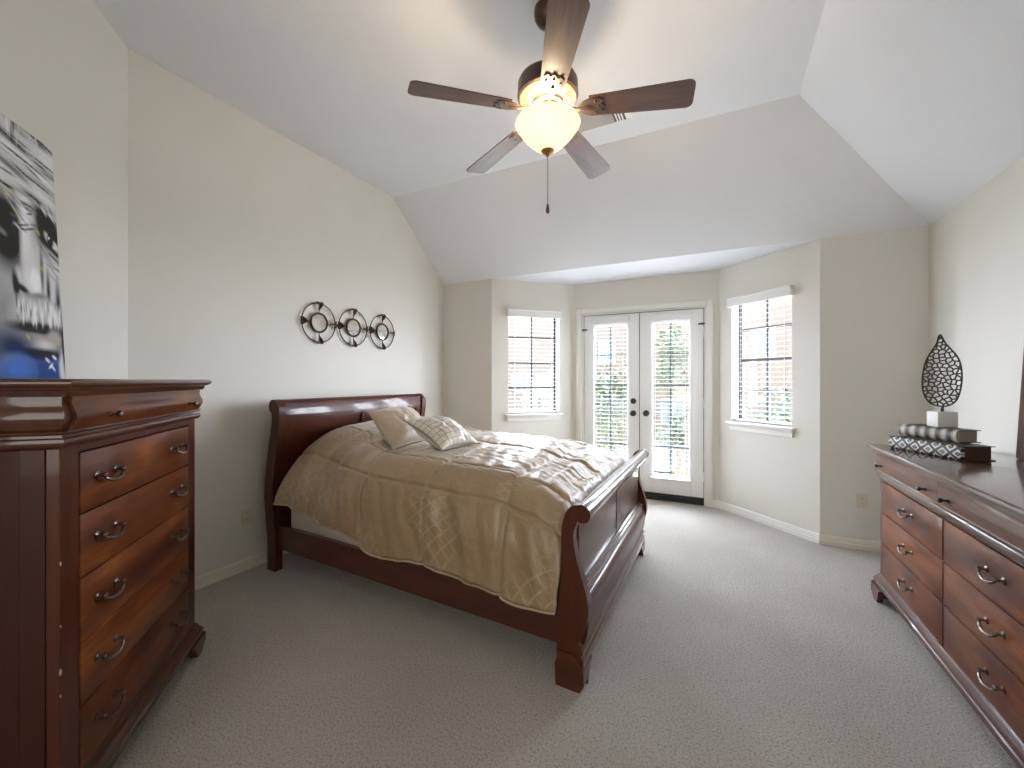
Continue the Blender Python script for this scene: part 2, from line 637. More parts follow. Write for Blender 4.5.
# jambs
box(bm, DO[0], DO[0] + .035, 0.0, .14, 0, DO[3])
box(bm, DO[1] - .035, DO[1], 0.0, .14, 0, DO[3])
box(bm, DO[0] + .035, DO[1] - .035, 0.0, .14, DO[3] - .03, DO[3])
struct('trim_1', bm, M['trim'], loc=(p0[0], p0[1], 0))
bm = BM()
box(bm, DO[0] + .035, DO[1] - .035, 0.0, .16, 0.0, .022, .004)
box(bm, DO[0] + .035, DO[1] - .035, .03, .055, .022, .075)
struct('trim_2', bm, M['window_metal'], loc=(p0[0], p0[1], 0))

D0, D1, DM = DO[0] + .041, DO[1] - .041, .768
GZ0, GZ1 = 0.23, 1.935


def door_leaf(n, x0, x1, g0, g1, knobs, hinge_x):
    bm = BM()
    z0, z1, ya, yb = .078, 2.048, .012, .055
    box(bm, x0, g0, ya, yb, z0, z1, .002, 1)
    box(bm, g1, x1, ya, yb, z0, z1, .002, 1)
    box(bm, g0, g1, ya, yb, z0, GZ0, .002, 1)
    box(bm, g0, g1, ya, yb, GZ1, z1, .002, 1)
    d = struct('door_%d' % n, bm, M['door'], loc=(p0[0], p0[1], 0))
    bm = BM()
    w = .018
    for q in ((g0, g0 + w, GZ0, GZ1), (g1 - w, g1, GZ0, GZ1), (g0 + w, g1 - w, GZ0, GZ0 + w), (g0 + w, g1 - w, GZ1 - w, GZ1)):
        box(bm, q[0], q[1], ya - .006, ya + .012, q[2], q[3], .003, 1)
    obj('glazing_bead', bm, M['door'], d)
    bm = BM()
    gm = (g0 + g1) / 2
    box(bm, gm - .010, gm + .010, .026, .042, GZ0, GZ1)
    for k in range(1, 5):
        z = GZ0 + .02 + (GZ1 - GZ0 - .04) * k / 5
        box(bm, g0, gm - .010, .026, .042, z - .009, z + .009)
        box(bm, gm + .010, g1, .026, .042, z - .009, z + .009)
    obj('muntins', bm, M['muntin'], d, smooth=0)
    bm = BM()
    box(bm, g0, g1, .033, .036, GZ0, GZ1)
    obj('pane', bm, M['glass'], d, smooth=0)
    R90 = Matrix.Rotation(pi / 2, 3, 'X')
    for nm, kx, kz in knobs:
        bm = BM()
        if nm == 'door_knob':
            lathe(bm, [(.001, 0), (.032, 0), (.033, .004), (.028, .010), (.012, .013), (.011, .030), (.020, .036), (.029, .046), (.030, .056), (.024, .064), (.001, .066)], 20, (kx, ya, kz), mtx=R90)
        else:
            lathe(bm, [(.001, 0), (.031, 0), (.032, .006), (.027, .014), (.020, .016), (.019, .020), (.001, .021)], 20, (kx, ya, kz), mtx=R90)
            box(bm, kx - .004, kx + .004, ya - .036, ya - .018, kz - .014, kz + .014, .002, 1)
        obj(nm, bm, M['knob_metal'], d)
    for hz in (.30, 1.06, 1.80):
        bm = BM()
        tube(bm, [(hinge_x, .004, hz - .05), (hinge_x, .004, hz + .05)], .008, 8)
        obj('hinge', bm, M['chrome'], d)
    bm = BM()
    s = 1 if hinge_x < .5 else -1
    tube(bm, [(hinge_x, -.006, 1.885), (hinge_x, -.03, 1.885)], .008, 6)
    tube(bm, [(hinge_x - .012 * s, -.03, 1.885), (hinge_x + .05 * s, -.03, 1.885)], .009, 6)
    obj('door_stop', bm, M['black'], d)
    return d


door_leaf(1, D0, DM - .004, .245, .655, [('door_knob', .703, .935), ('deadbolt', .703, 1.07)], D0 - .002)
door_leaf(2, DM + .004, D1, .893, 1.295, [('door_knob', .843, .94)], D1 + .002)
bm = BM()
box(bm, DM - .0035, DM + .0035, .024, .050, .08, 2.054)
box(bm, DO[0] + .0352, D0 - .0005, .024, .050, .08, 2.054)
box(bm, D1 + .0005, DO[1] - .0352, .024, .050, .08, 2.054)
box(bm, DO[0] + .036, DO[1] - .036, .024, .050, 2.0485, 2.0548)
struct('trim_3', bm, M['black'], loc=(p0[0], p0[1], 0), smooth=0)
# blinds hung on the door faces; each covers its glass
blind('white slatted blind hung on the left french door', BAY[1], BAY[2], .24, .66, 1.985, .235, -.022, (.232, .668, -.055, .006), pitch=.044, depth=.012, tilt=-4, vz=(.03, .075), inset=.004)
blind('white slatted blind hung on the right french door', BAY[1], BAY[2], .885, 1.30, 1.985, .235, -.022, (.877, 1.308, -.055, .006), pitch=.044, depth=.012, tilt=-4, vz=(.03, .075), inset=.004)


# ------------------------------------------------------------------ wall outlets
def outlet(label, loc, rotz):
    o = thing('wall_outlet', label, 'outlet', loc, rotz)
    bm = BM()
    box(bm, -.036, .036, -.006, 0, -.058, .058, .004)
    obj('cover_plate', bm, M['plate'], o)
    for s in (-1, 1):
        bm = BM()
        prof = [(.0165 * cos(2 * pi * k / 20), max(-.0125, min(.0125, .0165 * sin(2 * pi * k / 20))) + s * .02) for k in range(20)]
        prism(bm, prof, 'y', -.008, -.005)
        r = obj('receptacle', bm, M['plate'], o, smooth=30)
        bm = BM()
        for xx in (-.006, .006):
            box(bm, xx - .001, xx + .001, -.0085, -.007, s * .02 - .002, s * .02 + .006)
        box(bm, -.002, .002, -.0085, -.007, s * .02 - .009, s * .02 - .006)
        obj('slots', bm, M['black'], r, smooth=0)
    bm = BM()
    ball(bm, (0, -.006, 0), .003, 8, (1, .5, 1))
    obj('screw', bm, M['chrome'], o)
    return o


outlet('ivory wall outlet low on the long wall between tall chest and bed', (LX, 1.775, .372), radians(90))
outlet('ivory wall outlet low on the shaded back wall beside the dresser', (0.985, BY, .375), 0)


# ------------------------------------------------------------------ case furniture
def bail_handle(parent, c, w=.10):
    """two posts with a drooping bail, on a front facing -y at y=c[1]"""
    bm = BM()
    x, y, z = c
    R90 = Matrix.Rotation(pi / 2, 3, 'X')
    for s in (-1, 1):
        px = x + s * w / 2
        lathe(bm, [(.001, 0), (.0125, 0), (.013, .002), (.009, .004), (.0055, .006), (.005, .014), (.0075, .017), (.0085, .021), (.0065, .026), (.001, .028)], 12, (px, y, z), mtx=R90)
    pts = spline([(x - w / 2, y - .017, z - .004), (x - w / 2 + .006, y - .022, z - .012), (x - w * .27, y - .026, z - .0205), (x, y - .027, z - .0245),
                  (x + w * .27, y - .026, z - .0205), (x + w / 2 - .006, y - .022, z - .012), (x + w / 2, y - .017, z - .004)], 25)
    rs = [.0036 + .0018 * (1 - abs(2 * k / 24 - 1)) for k in range(25)]
    tube(bm, pts, rs, 8)
    for s in (-1, 1):
        ball(bm, (x + s * w * .30, y - .0255, z - .0190), .0058, 8)
    return obj('handle', bm, M['bronze'], parent)


def knob(parent, c, m):
    bm = BM()
    lathe(bm, [(.001, 0), (.008, 0), (.0085, .003), (.005, .006), (.0042, .016), (.008, .019), (.0105, .024), (.0095, .030), (.005, .033), (.001, .034)], 14, c, mtx=Matrix.Rotation(pi / 2, 3, 'X'))
    return obj('knob', bm, m, parent)


def case_piece(name, label, cat, loc, rotz, w, dep, top, columns, zs, base_z, handle_x, friezes, knob_x):
    t = thing(name, label, cat, loc, rotz)
    x0, x1, yf, yb = -w / 2, w / 2, -dep / 2, dep / 2
    body_top = top - .19
    bm = BM()
    box(bm, x0 + .02, x1 - .02, yf + .025, yb, base_z, body_top)
    box(bm, x0 + .02, x1 - .02, yf + .02, yb, body_top, top - .05)
    obj('carcass', bm, M['gap'], t, smooth=0)
    # front stiles and rails
    bm = BM()
    edges = sorted([x0] + [c for col in columns for c in col] + [x1])
    zt, zb = zs[0], zs[-1]
    for xa, xb in zip(edges[0::2], edges[1::2]):
        box(bm, xa, xb, yf, yf + .03, base_z, body_top, .002, 1)
        for col in ():
            pass
    for ca, cb in columns:
        box(bm, ca, cb, yf, yf + .03, zt + .002, body_top, .0015, 1)
        box(bm, ca, cb, yf, yf + .03, base_z, zb - .002, .0015, 1)
    obj('face_frame', bm, M['wood_z'], t)
    # sides: framed panels
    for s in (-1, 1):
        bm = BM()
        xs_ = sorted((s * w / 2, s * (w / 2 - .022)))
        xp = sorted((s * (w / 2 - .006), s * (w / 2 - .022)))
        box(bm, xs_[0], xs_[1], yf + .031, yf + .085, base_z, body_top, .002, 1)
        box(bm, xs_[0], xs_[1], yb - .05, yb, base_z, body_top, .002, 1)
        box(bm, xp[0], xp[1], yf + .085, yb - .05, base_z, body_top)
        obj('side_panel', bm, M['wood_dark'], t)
    # drawers
    for ca, cb in columns:
        cx = (ca + cb) / 2
        for za, zb_ in zip(zs, zs[1:]):
            bm = BM()
            box(bm, ca + .0025 - cx, cb - .0025 - cx, yf - .003, yf + .018, zb_ + .002, za - .002, .003, 2)
            d = obj('drawer', bm, M['veneer'], t, loc=(cx, 0, 0))
            for hx in handle_x:
                bail_handle(d, (hx, yf - .003, (za + zb_) / 2 + .008))
    # shaped frieze with hidden drawers
    fp = [(.014, top - .143), (.017, top - .136), (.024, top - .125), (.031, top - .110), (.030, top - .096), (.023, top - .080), (.0185, top - .066), (.020, top - .052), (.020, top - .048)]
    if w > 1.2:
        fp = [(.014 + (o - .014) * .45, z) for o, z in fp]
    bm = BM()
    rect_loft(bm, x0, x1, yf + .004, yb, [(o - .003, z) for o, z in fp])
    obj('frieze', bm, M['wood'], t, smooth=50)
    for fa, fb in friezes:
        cx = (fa + fb) / 2
        bm = BM()
        poly = [(yf - o - .003, z) for o, z in fp] + [(yf + .006, fp[-1][1]), (yf + .006, fp[0][1])]
        prism(bm, poly, 'x', fa - cx, fb - cx)
        d = obj('frieze_drawer', bm, M['veneer'], t, loc=(cx, 0, 0), smooth=50)
        for kx in knob_x:
            knob(d, (kx, yf - fp[3][0] - .002, top - .108), M['knob_metal'] if w > 1.2 else M['bronze'])
    # mouldings
    bm = BM()
    rect_loft(bm, x0, x1, yf, yb, [(-.01, top - .196), (.002, top - .190), (.010, top - .186), (.016, top - .180), (.018, top - .172), (.016, top - .164), (.011, top - .160), (.011, top - .153), (.017, top - .150), (.019, top - .1465), (.017, top - .143), (-.01, top - .143)])
    obj('waist_moulding', bm, M['wood'], t, smooth=35)
    bm = BM()
    rect_loft(bm, x0, x1, yf, yb, [(.0, top - .048), (.025, top - .048), (.028, top - .043), (.030, top - .036), (.033, top - .031), (.040, top - .0285), (.041, top - .025), (.047, top - .022), (.052, top - .016), (.053, top - .011), (.051, top - .005), (.046, top - .001), (.040, top)])
    obj('top', bm, M['wood'], t, smooth=35)
    # base
    bm = BM()
    rect_loft(bm, x0, x1, yf, yb, [(-.01, base_z - .055), (.022, base_z - .055), (.026, base_z - .05), (.026, base_z - .028), (.020, base_z - .024), (.019, base_z - .018), (.012, base_z - .008), (.009, base_z), (.002, base_z + .008), (-.01, base_z + .008)])
    obj('base', bm, M['wood'], t, smooth=35)
    bz = base_z - .055
    for sx in (-1, 1):
        for front in (True, False):
            bm = BM()
            L_ = .16
            if front:
                # scrolled bracket foot, front face then side face
                pf = [(0, bz), (0, .045), (.045, 0), (.095, 0), (.110, .022), (.130, bz - .012), (L_, bz - .006), (L_, bz)]
                ox = sx * (w / 2 + .034)
                poly = [(ox - sx * a, b_) for a, b_ in pf]
                prism(bm, poly, 'y', yf - .034, yf - .006)
                ps = [(0, bz), (0, .035), (.025, 0), (.06, 0), (.075, .02), (.095, bz - .01), (.12, bz)]
                poly = [(yf - .034 + a + .028, b_) for a, b_ in ps]
                xa = sorted((ox, ox - sx * .028))
                prism(bm, poly, 'x', xa[0], xa[1])
                box(bm, min(ox, ox - sx * .02), max(ox, ox - sx * .02), yf - .034, yf, 0.03, bz)
            else:
                xa = sorted((sx * (w / 2 + .03), sx * (w / 2 - .06)))
                box(bm, xa[0], xa[1], yb - .06, yb, 0, bz, .004)
            obj('foot', bm, M['wood'], t, smooth=30)
    return t


s_, t_ = -0.80 - .225, -1.935
r2 = math.sqrt(.5)
chest_loc = (r2 * s_ + r2 * t_, r2 * s_ - r2 * t_, 0)
chest = case_piece('tall_chest', 'tall cherry wood chest of five deep drawers standing under the painting', 'chest of drawers', chest_loc, radians(135),
                   .924, .45, 1.304, [(-.383, .383)], [1.091, .910, .722, .533, .348, .165], .125, (-.255, .255), [(-.455, .455)], (-.30, .30))
bm = BM()
for k, (zz, a, b_) in enumerate(((.505, .005, .010), (.63, .001, .003), (.44, .001, .004), (.80, .001, .006))):
    t0 = bmesh.new()
    bmesh.ops.create_uvsphere(t0, u_segments=8, v_segments=6, radius=1)
    merge(bm, t0, Matrix.Translation((-.4615, -.226, zz)) @ Matrix.Diagonal((a, .002, b_, 1)))
obj('worn_chip', bm, mat('bare_wood_chip', (0.45, 0.28, 0.17), .7), chest)

dresser = case_piece('dresser', 'wide cherry wood dresser with six drawers along the right wall', 'dresser', (.86 + .23, 2.42, 0), radians(-90),
                     1.58, .46, .916, [(-.745, -.006), (.006, .745)], [.709, .526, .343, .160], .145, (0,), [(-.775, -.001), (.001, .775)], (-.285, .285))


# ------------------------------------------------------------------ bed
SH = .06          # the frame stands slightly out of square


def shear(bm):
    for v in bm.verts:
        v.co.y += SH * (-.57 - v.co.x)


BED0, BED1 = 1.69, 3.28      # near and far side of the footboard
bed = thing('sleigh_bed', 'dark cherry wood sleigh bed with scrolled headboard and footboard', 'bed')


def part(name, bm, m, parent, smooth=40, sheared=True):
    if sheared:
        shear(bm)
    return obj(name, bm, m, parent, smooth=smooth)


def roll_profile(cx, cz, r, n=26):
    return [(cx + r * cos(2 * pi * k / n), cz + r * sin(2 * pi * k / n)) for k in range(n)]


# footboard side silhouette, outer (room) side and inner (mattress) side
f_out = spline([(-.552, .15), (-.535, .19), (-.508, .245), (-.487, .31), (-.484, .365), (-.497, .43), (-.520, .50), (-.540, .57), (-.549, .63), (-.546, .672), (-.533, .697)], 34)
f_in = spline([(-.624, .15), (-.626, .22), (-.624, .30), (-.614, .38), (-.604, .47), (-.602, .55), (-.603, .64), (-.596, .70), (-.575, .752), (-.540, .782)], 30)
FR = (-.512, .744, .0365)
foot = None
bm = BM()


def curved_slab(bm, curve, off, th, z0, z1, y0, y1):
    """slab following the S-curve between heights z0 and z1"""
    pts = [(p[0] + off, p[1]) for p in curve if z0 <= p[1] <= z1]

    def at(z):
        for a, b_ in zip(curve, curve[1:]):
            if a[1] <= z <= b_[1]:
                t = (z - a[1]) / (b_[1] - a[1] + 1e-9)
                return (a[0] + (b_[0] - a[0]) * t + off, z)
        return (curve[-1][0] + off, z)
    pts = [at(z0)] + [p for p in pts if z0 + .004 < p[1] < z1 - .004] + [at(z1)]
    poly = pts + [(p[0] - th, p[1]) for p in reversed(pts)]
    prism(bm, poly, 'y', y0, y1)


ymid = (BED0 + BED1) / 2
FB0, FB1 = BED0 + .045, BED1 - .045
# backing board with the swelling lower rail
prism(bm, [(-.580, .16), (-.520, .16), (-.503, .21), (-.494, .27), (-.494, .325), (-.504, .350), (-.520, .366), (-.556, .372), (-.556, .735), (-.580, .735)], 'y', FB0, FB1)
foot = part('footboard', bm, M['wood_y'], bed, 50)
# two flat raised panels with a narrow groove between them
for ya, yb_ in ((FB0 + .012, ymid - .006), (ymid + .006, FB1 - .012)):
    bm = BM()
    rings = []
    for o_, x_ in ((0, -.557), (0, -.548), (.006, -.543), (.010, -.5425)):
        rings.append([(x_, ya + o_, .402 + o_), (x_, yb_ - o_, .402 + o_), (x_, yb_ - o_, .712 - o_), (x_, ya + o_, .712 - o_)])
    loft(bm, rings)
    part('panel', bm, M['wood_y'], foot, 30)
bm = BM()
prism(bm, [(-.557, .368), (-.512, .366), (-.508, .374), (-.516, .384), (-.526, .386), (-.532, .396), (-.545, .400), (-.557, .400)], 'y', FB0, FB1)
part('panel_moulding', bm, M['wood_gloss'], foot, 40)
bm = BM()
poly = roll_profile(*FR)
prism(bm, poly, 'y', BED0 + .03, BED1 - .03)
part('roll', bm, M['wood_gloss'], foot, 50)
for ya, yb_ in ((BED0, BED0 + .05), (BED1 - .05, BED1)):
    bm = BM()
    arc = [(FR[0] + (FR[2] + .002) * cos(a), FR[1] + (FR[2] + .002) * sin(a)) for a in [radians(125 - k * 17) for k in range(0, 20)] if True]
    arc = [(FR[0] + .0385 * cos(radians(d)), FR[1] + .0385 * sin(radians(d))) for d in range(105, -131, -15)]
    poly = [(p.x, p.y) for p in f_in[:-1]] + arc + [(p.x, p.y) for p in reversed(f_out[:-1])]
    prism(bm, poly, 'y', ya, yb_)
    part('post', bm, M['wood_z'], foot, 30)
# stepped plinth moulding along the bottom of the footboard
bm = BM()
pl = [(-.575, .085), (-.508, .085), (-.505, .09), (-.505, .128), (-.512, .136), (-.515, .150), (-.507, .156), (-.507, .164), (-.516, .176), (-.525, .192), (-.524, .206), (-.518, .212), (-.518, .220), (-.530, .228), (-.575, .228)]
prism(bm, pl, 'y', BED0 + .004, BED1 - .004)
part('plinth', bm, M['wood_gloss'], foot, 30)
for ya, yb_, s in ((BED0 - .006, BED0 + .135, 1), (BED1 - .135, BED1 + .006, -1)):
    bm = BM()
    # block foot: stepped top, spreading toe with a scrolled inner edge
    pr = [(-.628, 0), (-.632, .09), (-.622, .12), (-.622, .152), (-.550, .152), (-.534, .135), (-.516, .112), (-.505, .098), (-.502, .085), (-.502, .03), (-.520, 0)]
    yo, yi = (ya, yb_) if s == 1 else (yb_, ya)
    prism(bm, pr, 'y', min(yo, yo + s * .07), max(yo, yo + s * .07))
    pz = [(yo + s * .07, .085), (yo + s * .07, .0), (yo + s * .085, .02), (yo + s * .10, .05), (yo + s * .125, .07), (yo + s * .14, .085)]
    prism(bm, pz, 'x', -.56, -.503)
    part('foot', bm, M['wood'], foot, 30)

# headboard
HB0, HB1 = 1.705, 3.275
h_back = spline([(-2.79, .0), (-2.79, .20), (-2.806, .33), (-2.824, .46), (-2.824, .54), (-2.812, .66), (-2.782, .82), (-2.752, .95), (-2.738, 1.03), (-2.740, 1.075)], 36)
h_front = spline([(-2.70, .0), (-2.70, .22), (-2.714, .34), (-2.730, .47), (-2.730, .55), (-2.716, .68), (-2.688, .83), (-2.664, .96), (-2.650, 1.05), (-2.655, 1.12), (-2.68, 1.158)], 40)
HR = (-2.725, 1.122, .045)
HC = [(p.x, p.y) for p in h_front]
bm = BM()
curved_slab(bm, HC, -.034, .025, .20, 1.10, HB0 + .045, HB1 - .045)
head = part('headboard', bm, M['wood_y'], bed, 50)
hmid = (HB0 + HB1) / 2
for ya, yb_ in ((HB0 + .045, HB0 + .125), (hmid - .035, hmid + .035), (HB1 - .125, HB1 - .045)):
    bm = BM()
    curved_slab(bm, HC, -.018, .02, .24, 1.10, ya, yb_)
    part('stile', bm, M['wood_z'], head, 50)
for za, zb_ in ((1.035, 1.10), (.24, .40)):
    bm = BM()
    curved_slab(bm, HC, -.0175, .02, za, zb_, HB0 + .045, HB1 - .045)
    part('rail', bm, M['wood_y'], head, 50)
bm = BM()
prism(bm, roll_profile(*HR), 'y', HB0 + .03, HB1 - .03)
prism(bm, [(-2.70, 1.06), (-2.665, 1.06), (-2.668, 1.10), (-2.68, 1.14), (-2.73, 1.13)], 'y', HB0 + .03, HB1 - .03)
part('roll', bm, M['wood_y'], head, 50)
for ya, yb_ in ((HB0, HB0 + .055), (HB1 - .055, HB1)):
    bm = BM()
    arc = [(HR[0] + .047 * cos(radians(d)), HR[1] + .047 * sin(radians(d))) for d in range(250, 19, -12)]
    poly = [(p.x, p.y) for p in h_back[:-1]] + arc + [(p.x, p.y) for p in reversed(h_front[:-4])]
    prism(bm, poly, 'y', ya, yb_)
    part('post', bm, M['wood_z'], head, 30)
# side rails
for ya, yb_ in ((BED0 + .042, BED0 + .066), (BED1 - .066, BED1 - .042)):
    bm = BM()
    n = 12
    rings = []
    for k in range(n):
        x = -2.71 + (2.71 - .60) * k / (n - 1)
        rings.append([(x, ya, .148), (x, yb_, .148), (x, yb_, .306), (x, ya, .306)])
    loft(bm, rings)
    part('side_rail', bm, M['wood'], bed, 30)

# mattress
bm = BM()
box(bm, -2.645, -.690, BED0 + .085, BED1 - .085, .17, .62, .03, 3)
shear(bm)
mattress = tag(obj('mattress', bm, M['mattress'], smooth=60), 'cream mattress showing in a strip between comforter and bed rail', 'mattress')


# comforter
def zt(x):
    return interp(x, [(-2.66, .935), (-2.50, .95), (-2.30, .93), (-2.12, .885), (-1.90, .862), (-1.5, .852), (-1.0, .830), (-.78, .79), (-.68, .735), (-.62, .66), (-.60, .60)])


def zh(x):
    return interp(x, [(-2.62, .49), (-2.05, .425), (-1.70, .335), (-1.40, .345), (-1.0, .315), (-.84, .285), (-.63, .30)])


def make_comforter():
    bm = BM()
    nx, nv = 210, 230
    uv_of = {}
    XA, XB = -2.625, -.634

    def P(i, j):
        u = i / (nx - 1)
        x = XA + (XB - XA) * u
        hw = interp(x, [(-2.66, 1.0), (-2.3, .85), (-2.0, .25), (-1.8, 0.0)])     # head-end slouch
        yh = 1.672 + .033 * u
        ysh = yh + .24 + .30 * hw
        n_ = 2.6 - 1.0 * hw
        top, hem = zt(x), zh(x)
        yf = 3.30
        v = j / (nv - 1)
        # lengths: near side 40%, top 42%, far side 18%
        if v < .40:
            th = (v / .40) * pi / 2
            y = ysh - (ysh - yh) * max(0, cos(th)) ** (2 / n_)
            z = hem + (top - hem) * max(0, sin(th)) ** (2 / n_)
            side = 1.0 - v / .40
        elif v < .82:
            w = (v - .40) / .42
            y = ysh + (yf - .2 - ysh) * w
            z = top + .012 * sin(pi * w)
            side = 0.0
        else:
            th = (1 - (v - .82) / .18) * pi / 2
            y = yf - .2 + .2 * max(0, cos(th)) ** (2 / 2.4)
            z = .42 + (top - .42) * max(0, sin(th)) ** (2 / 2.4)
            side = (v - .82) / .18
        arc = (y - 1.66) if v > .4 else 0
        # soft rumples
        q = Vector((x * 2.2, y * 2.2, z * 2.2))
        d = .014 * noise.noise(q) + .006 * noise.noise(q * 2.7 + Vector((3, 1, 7)))
        s_v = min(1, side * 1.6)
        d += s_v * (.017 * noise.noise(Vector((x * 7.5 + z * 1.2, 4.0, z * 1.6))) + .008 * noise.noise(Vector((x * 17 + z * 5, 9.0, z * 5))))
        if .36 < v < .86:
            near_foot = interp(x, [(-1.6, .15), (-.95, .7), (-.62, 1.0)])
            d += near_foot * .012 * noise.noise(Vector((x * 6 + y * 3, y * 26 + x * 4, 1.0)))
            d += .009 * noise.noise(Vector((x * 16, y * 7 + x * 5, 2.0)))

        # quilting seams: lines along the bed at several distances from the hem, and lines across it
        def groove(c, w=.011, dep=.013):
            return -dep * math.exp(-(c / w) ** 2)
        lv = (v - .385) * 1.6
        wob = .012 * noise.noise(Vector((x * 3, 5.5, v * 4)))
        d += groove(lv + wob)
        d += groove((v - .20) * 1.6 + wob * 1.5, .012, .010)
        d += groove((v - .60) * 1.6 + wob)
        d += groove((v - .80) * 1.6 + wob)
        for xs in (-2.34, -1.86, -1.38, -.92):
            d += groove(x - xs + .02 * noise.noise(Vector((y * 3, z * 3, xs))), .011, .011)
        # puff between seams
        d += .010 * abs(sin((x + .92) / .48 * pi)) ** .7 * (0.35 + .65 * min(1, abs(lv) * 6))
        # apply roughly along the surface normal
        if v < .40:
            k = cos((v / .40) * pi / 2)
            y -= d * k * 1.4
            z += d * (1 - k)
        elif v < .82:
            z += d
        else:
            y += d
        if v < .03:
            z += .006 * noise.noise(Vector((x * 9, 2, 2)))
        y += SH * (-.57 - x)
        # the cloth end follows the inside of the footboard posts
        w_ = max(0.0, (u - .88) / .12)
        x += w_ * w_ * (interp(z, [(.25, -.634), (.38, -.624), (.47, -.614), (.60, -.613), (.70, -.606)]) - XB)
        # pillows press into the cloth
        for bv in PILLOW_BVH:
            hit = bv.ray_cast(Vector((x, y, .55)), Vector((0, 0, 1)), .6)[0]
            if hit is not None:
                z = min(z, max(hit.z - .012, z - .16))
        p = Vector((x, y, z))
        uv_of[(i, j)] = (u * 2.05, v * 2.2)
        return p

    vs = quad_grid(bm, P, nx, nv)
    uvl = bm.loops.layers.uv.new('cloth')
    idx = {vs[i][j]: (i, j) for i in range(nx) for j in range(nv)}
    for f in bm.faces:
        for lp in f.loops:
            lp[uvl].uv = uv_of[idx[lp.vert]]
    hem = [vs[i][0].co.copy() for i in range(0, nx)]
    ends = [vs[nx - 1][j].co.copy() for j in range(0, 95)]
    return bm, hem, ends


def satin():
    m = mat('champagne_satin', (0.47, 0.36, 0.235), 0.33, spec=0.7)
    N, L, b = nodes(m)
    tc = N.new('ShaderNodeTexCoord')
    mp = N.new('ShaderNodeMapping')
    mp.inputs['Rotation'].default_value = (0, 0, radians(45))
    mp.inputs['Scale'].default_value = (17, 17, 17)
    L.new(tc.outputs['UV'], mp.inputs['Vector'])
    sp = N.new('ShaderNodeSeparateXYZ')
    L.new(mp.outputs[0], sp.inputs[0])
    lines = []
    for ax in ('X', 'Y'):
        fr = N.new('ShaderNodeMath'); fr.operation = 'FRACT'
        L.new(sp.outputs[ax], fr.inputs[0])
        sb = N.new('ShaderNodeMath'); sb.operation = 'SUBTRACT'; sb.inputs[1].default_value = .5
        L.new(fr.outputs[0], sb.inputs[0])
        ab = N.new('ShaderNodeMath'); ab.operation = 'ABSOLUTE'
        L.new(sb.outputs[0], ab.inputs[0])
        gt = N.new('ShaderNodeMapRange')
        gt.inputs['From Min'].default_value = .40
        gt.inputs['From Max'].default_value = .47
        L.new(ab.outputs[0], gt.inputs['Value'])
        lines.append(gt.outputs[0])
    mx = N.new('ShaderNodeMath'); mx.operation = 'MAXIMUM'
    L.new(lines[0], mx.inputs[0]); L.new(lines[1], mx.inputs[1])
    # woven lattice shows only in patches of the jacquard
    ov = tex_coord(N, L)
    nz = noise_node(N, L, ov, 2.4, 2)
    msk = N.new('ShaderNodeMapRange')
    msk.inputs['From Min'].default_value = .50
    msk.inputs['From Max'].default_value = .56
    L.new(nz.outputs[0], msk.inputs['Value'])
    ml = N.new('ShaderNodeMath'); ml.operation = 'MULTIPLY'
    L.new(mx.outputs[0], ml.inputs[0]); L.new(msk.outputs[0], ml.inputs[1])
    cm = N.new('ShaderNodeMixRGB')
    cm.inputs[1].default_value = (0.325, 0.222, 0.125, 1)
    cm.inputs[2].default_value = (0.42, 0.315, 0.205, 1)
    L.new(ml.outputs[0], cm.inputs[0])
    L.new(cm.outputs[0], b.inputs['Base Color'])
    fine = noise_node(N, L, ov, 26, 4)
    bump(N, L, b, fine.outputs[0], .42, .012)
    b.inputs['Sheen Weight'].default_value = .5
    b.inputs['Sheen Roughness'].default_value = .35
    b.inputs['Sheen Tint'].default_value = (1, .97, .93, 1)
    return m


# throw pillows
PILLOWS = []


def pillow(name, label, c00, c10, c11, c01, thick, m, parts):
    """c00 lower near, c10 lower far, c11 upper far, c01 upper near"""
    A, B, C_, D_ = [Vector(c) for c in (c00, c10, c11, c01)]
    nrm = ((B - A).cross(D_ - A)).normalized()
    n = 40
    bm = BM()
    uv = {}

    def surf(sgn):
        def P(i, j):
            u, v = i / (n - 1), j / (n - 1)
            a, b_ = 2 * u - 1, 2 * v - 1
            pin = .07 * (1 - a * a) * abs(b_) ** 3
            pin2 = .07 * (1 - b_ * b_) * abs(a) ** 3
            uu = u - math.copysign(pin2, a) * 1
            vv = v - math.copysign(pin, b_) * 1
            p = A * (1 - uu) * (1 - vv) + B * uu * (1 - vv) + C_ * uu * vv + D_ * (1 - uu) * vv
            hgt = (max(0, 1 - a * a) * max(0, 1 - b_ * b_)) ** .62
            wr = .016 * noise.noise(Vector((a * 3.1, b_ * 3.1, sgn * 3))) + .011 * noise.noise(Vector((a * 9 + b_ * 3, b_ * 4, 8)))
            q = p + nrm * sgn * (thick / 2 * hgt + wr * hgt)
            uv[(sgn, i, j)] = (u, v)
            return q
        return P
    idx = {}
    for sgn in (1, -1):
        vs = quad_grid(bm, surf(sgn), n, n)
        for i in range(n):
            for j in range(n):
                idx[vs[i][j]] = (u_ := (i / (n - 1), j / (n - 1)))
    uvl = bm.loops.layers.uv.new('cloth')
    for f in bm.faces:
        for lp in f.loops:
            lp[uvl].uv = idx[lp.vert]
    bmesh.ops.remove_doubles(bm, verts=bm.verts[:], dist=.0008)
    o = obj(name, bm, m, smooth=60)
    PILLOWS.append(o)
    tag(o, label, 'pillow')
    # piping round the edge
    P = surf(1)
    ring = [P(i, 0) for i in range(n)] + [P(n - 1, j) for j in range(1, n)] + [P(i, n - 1) for i in range(n - 2, -1, -1)] + [P(0, j) for j in range(n - 2, 0, -1)]
    bm = BM()
    tube(bm, ring, .0035, 6, closed=True)
    obj('piping', bm, parts, o)
    return o


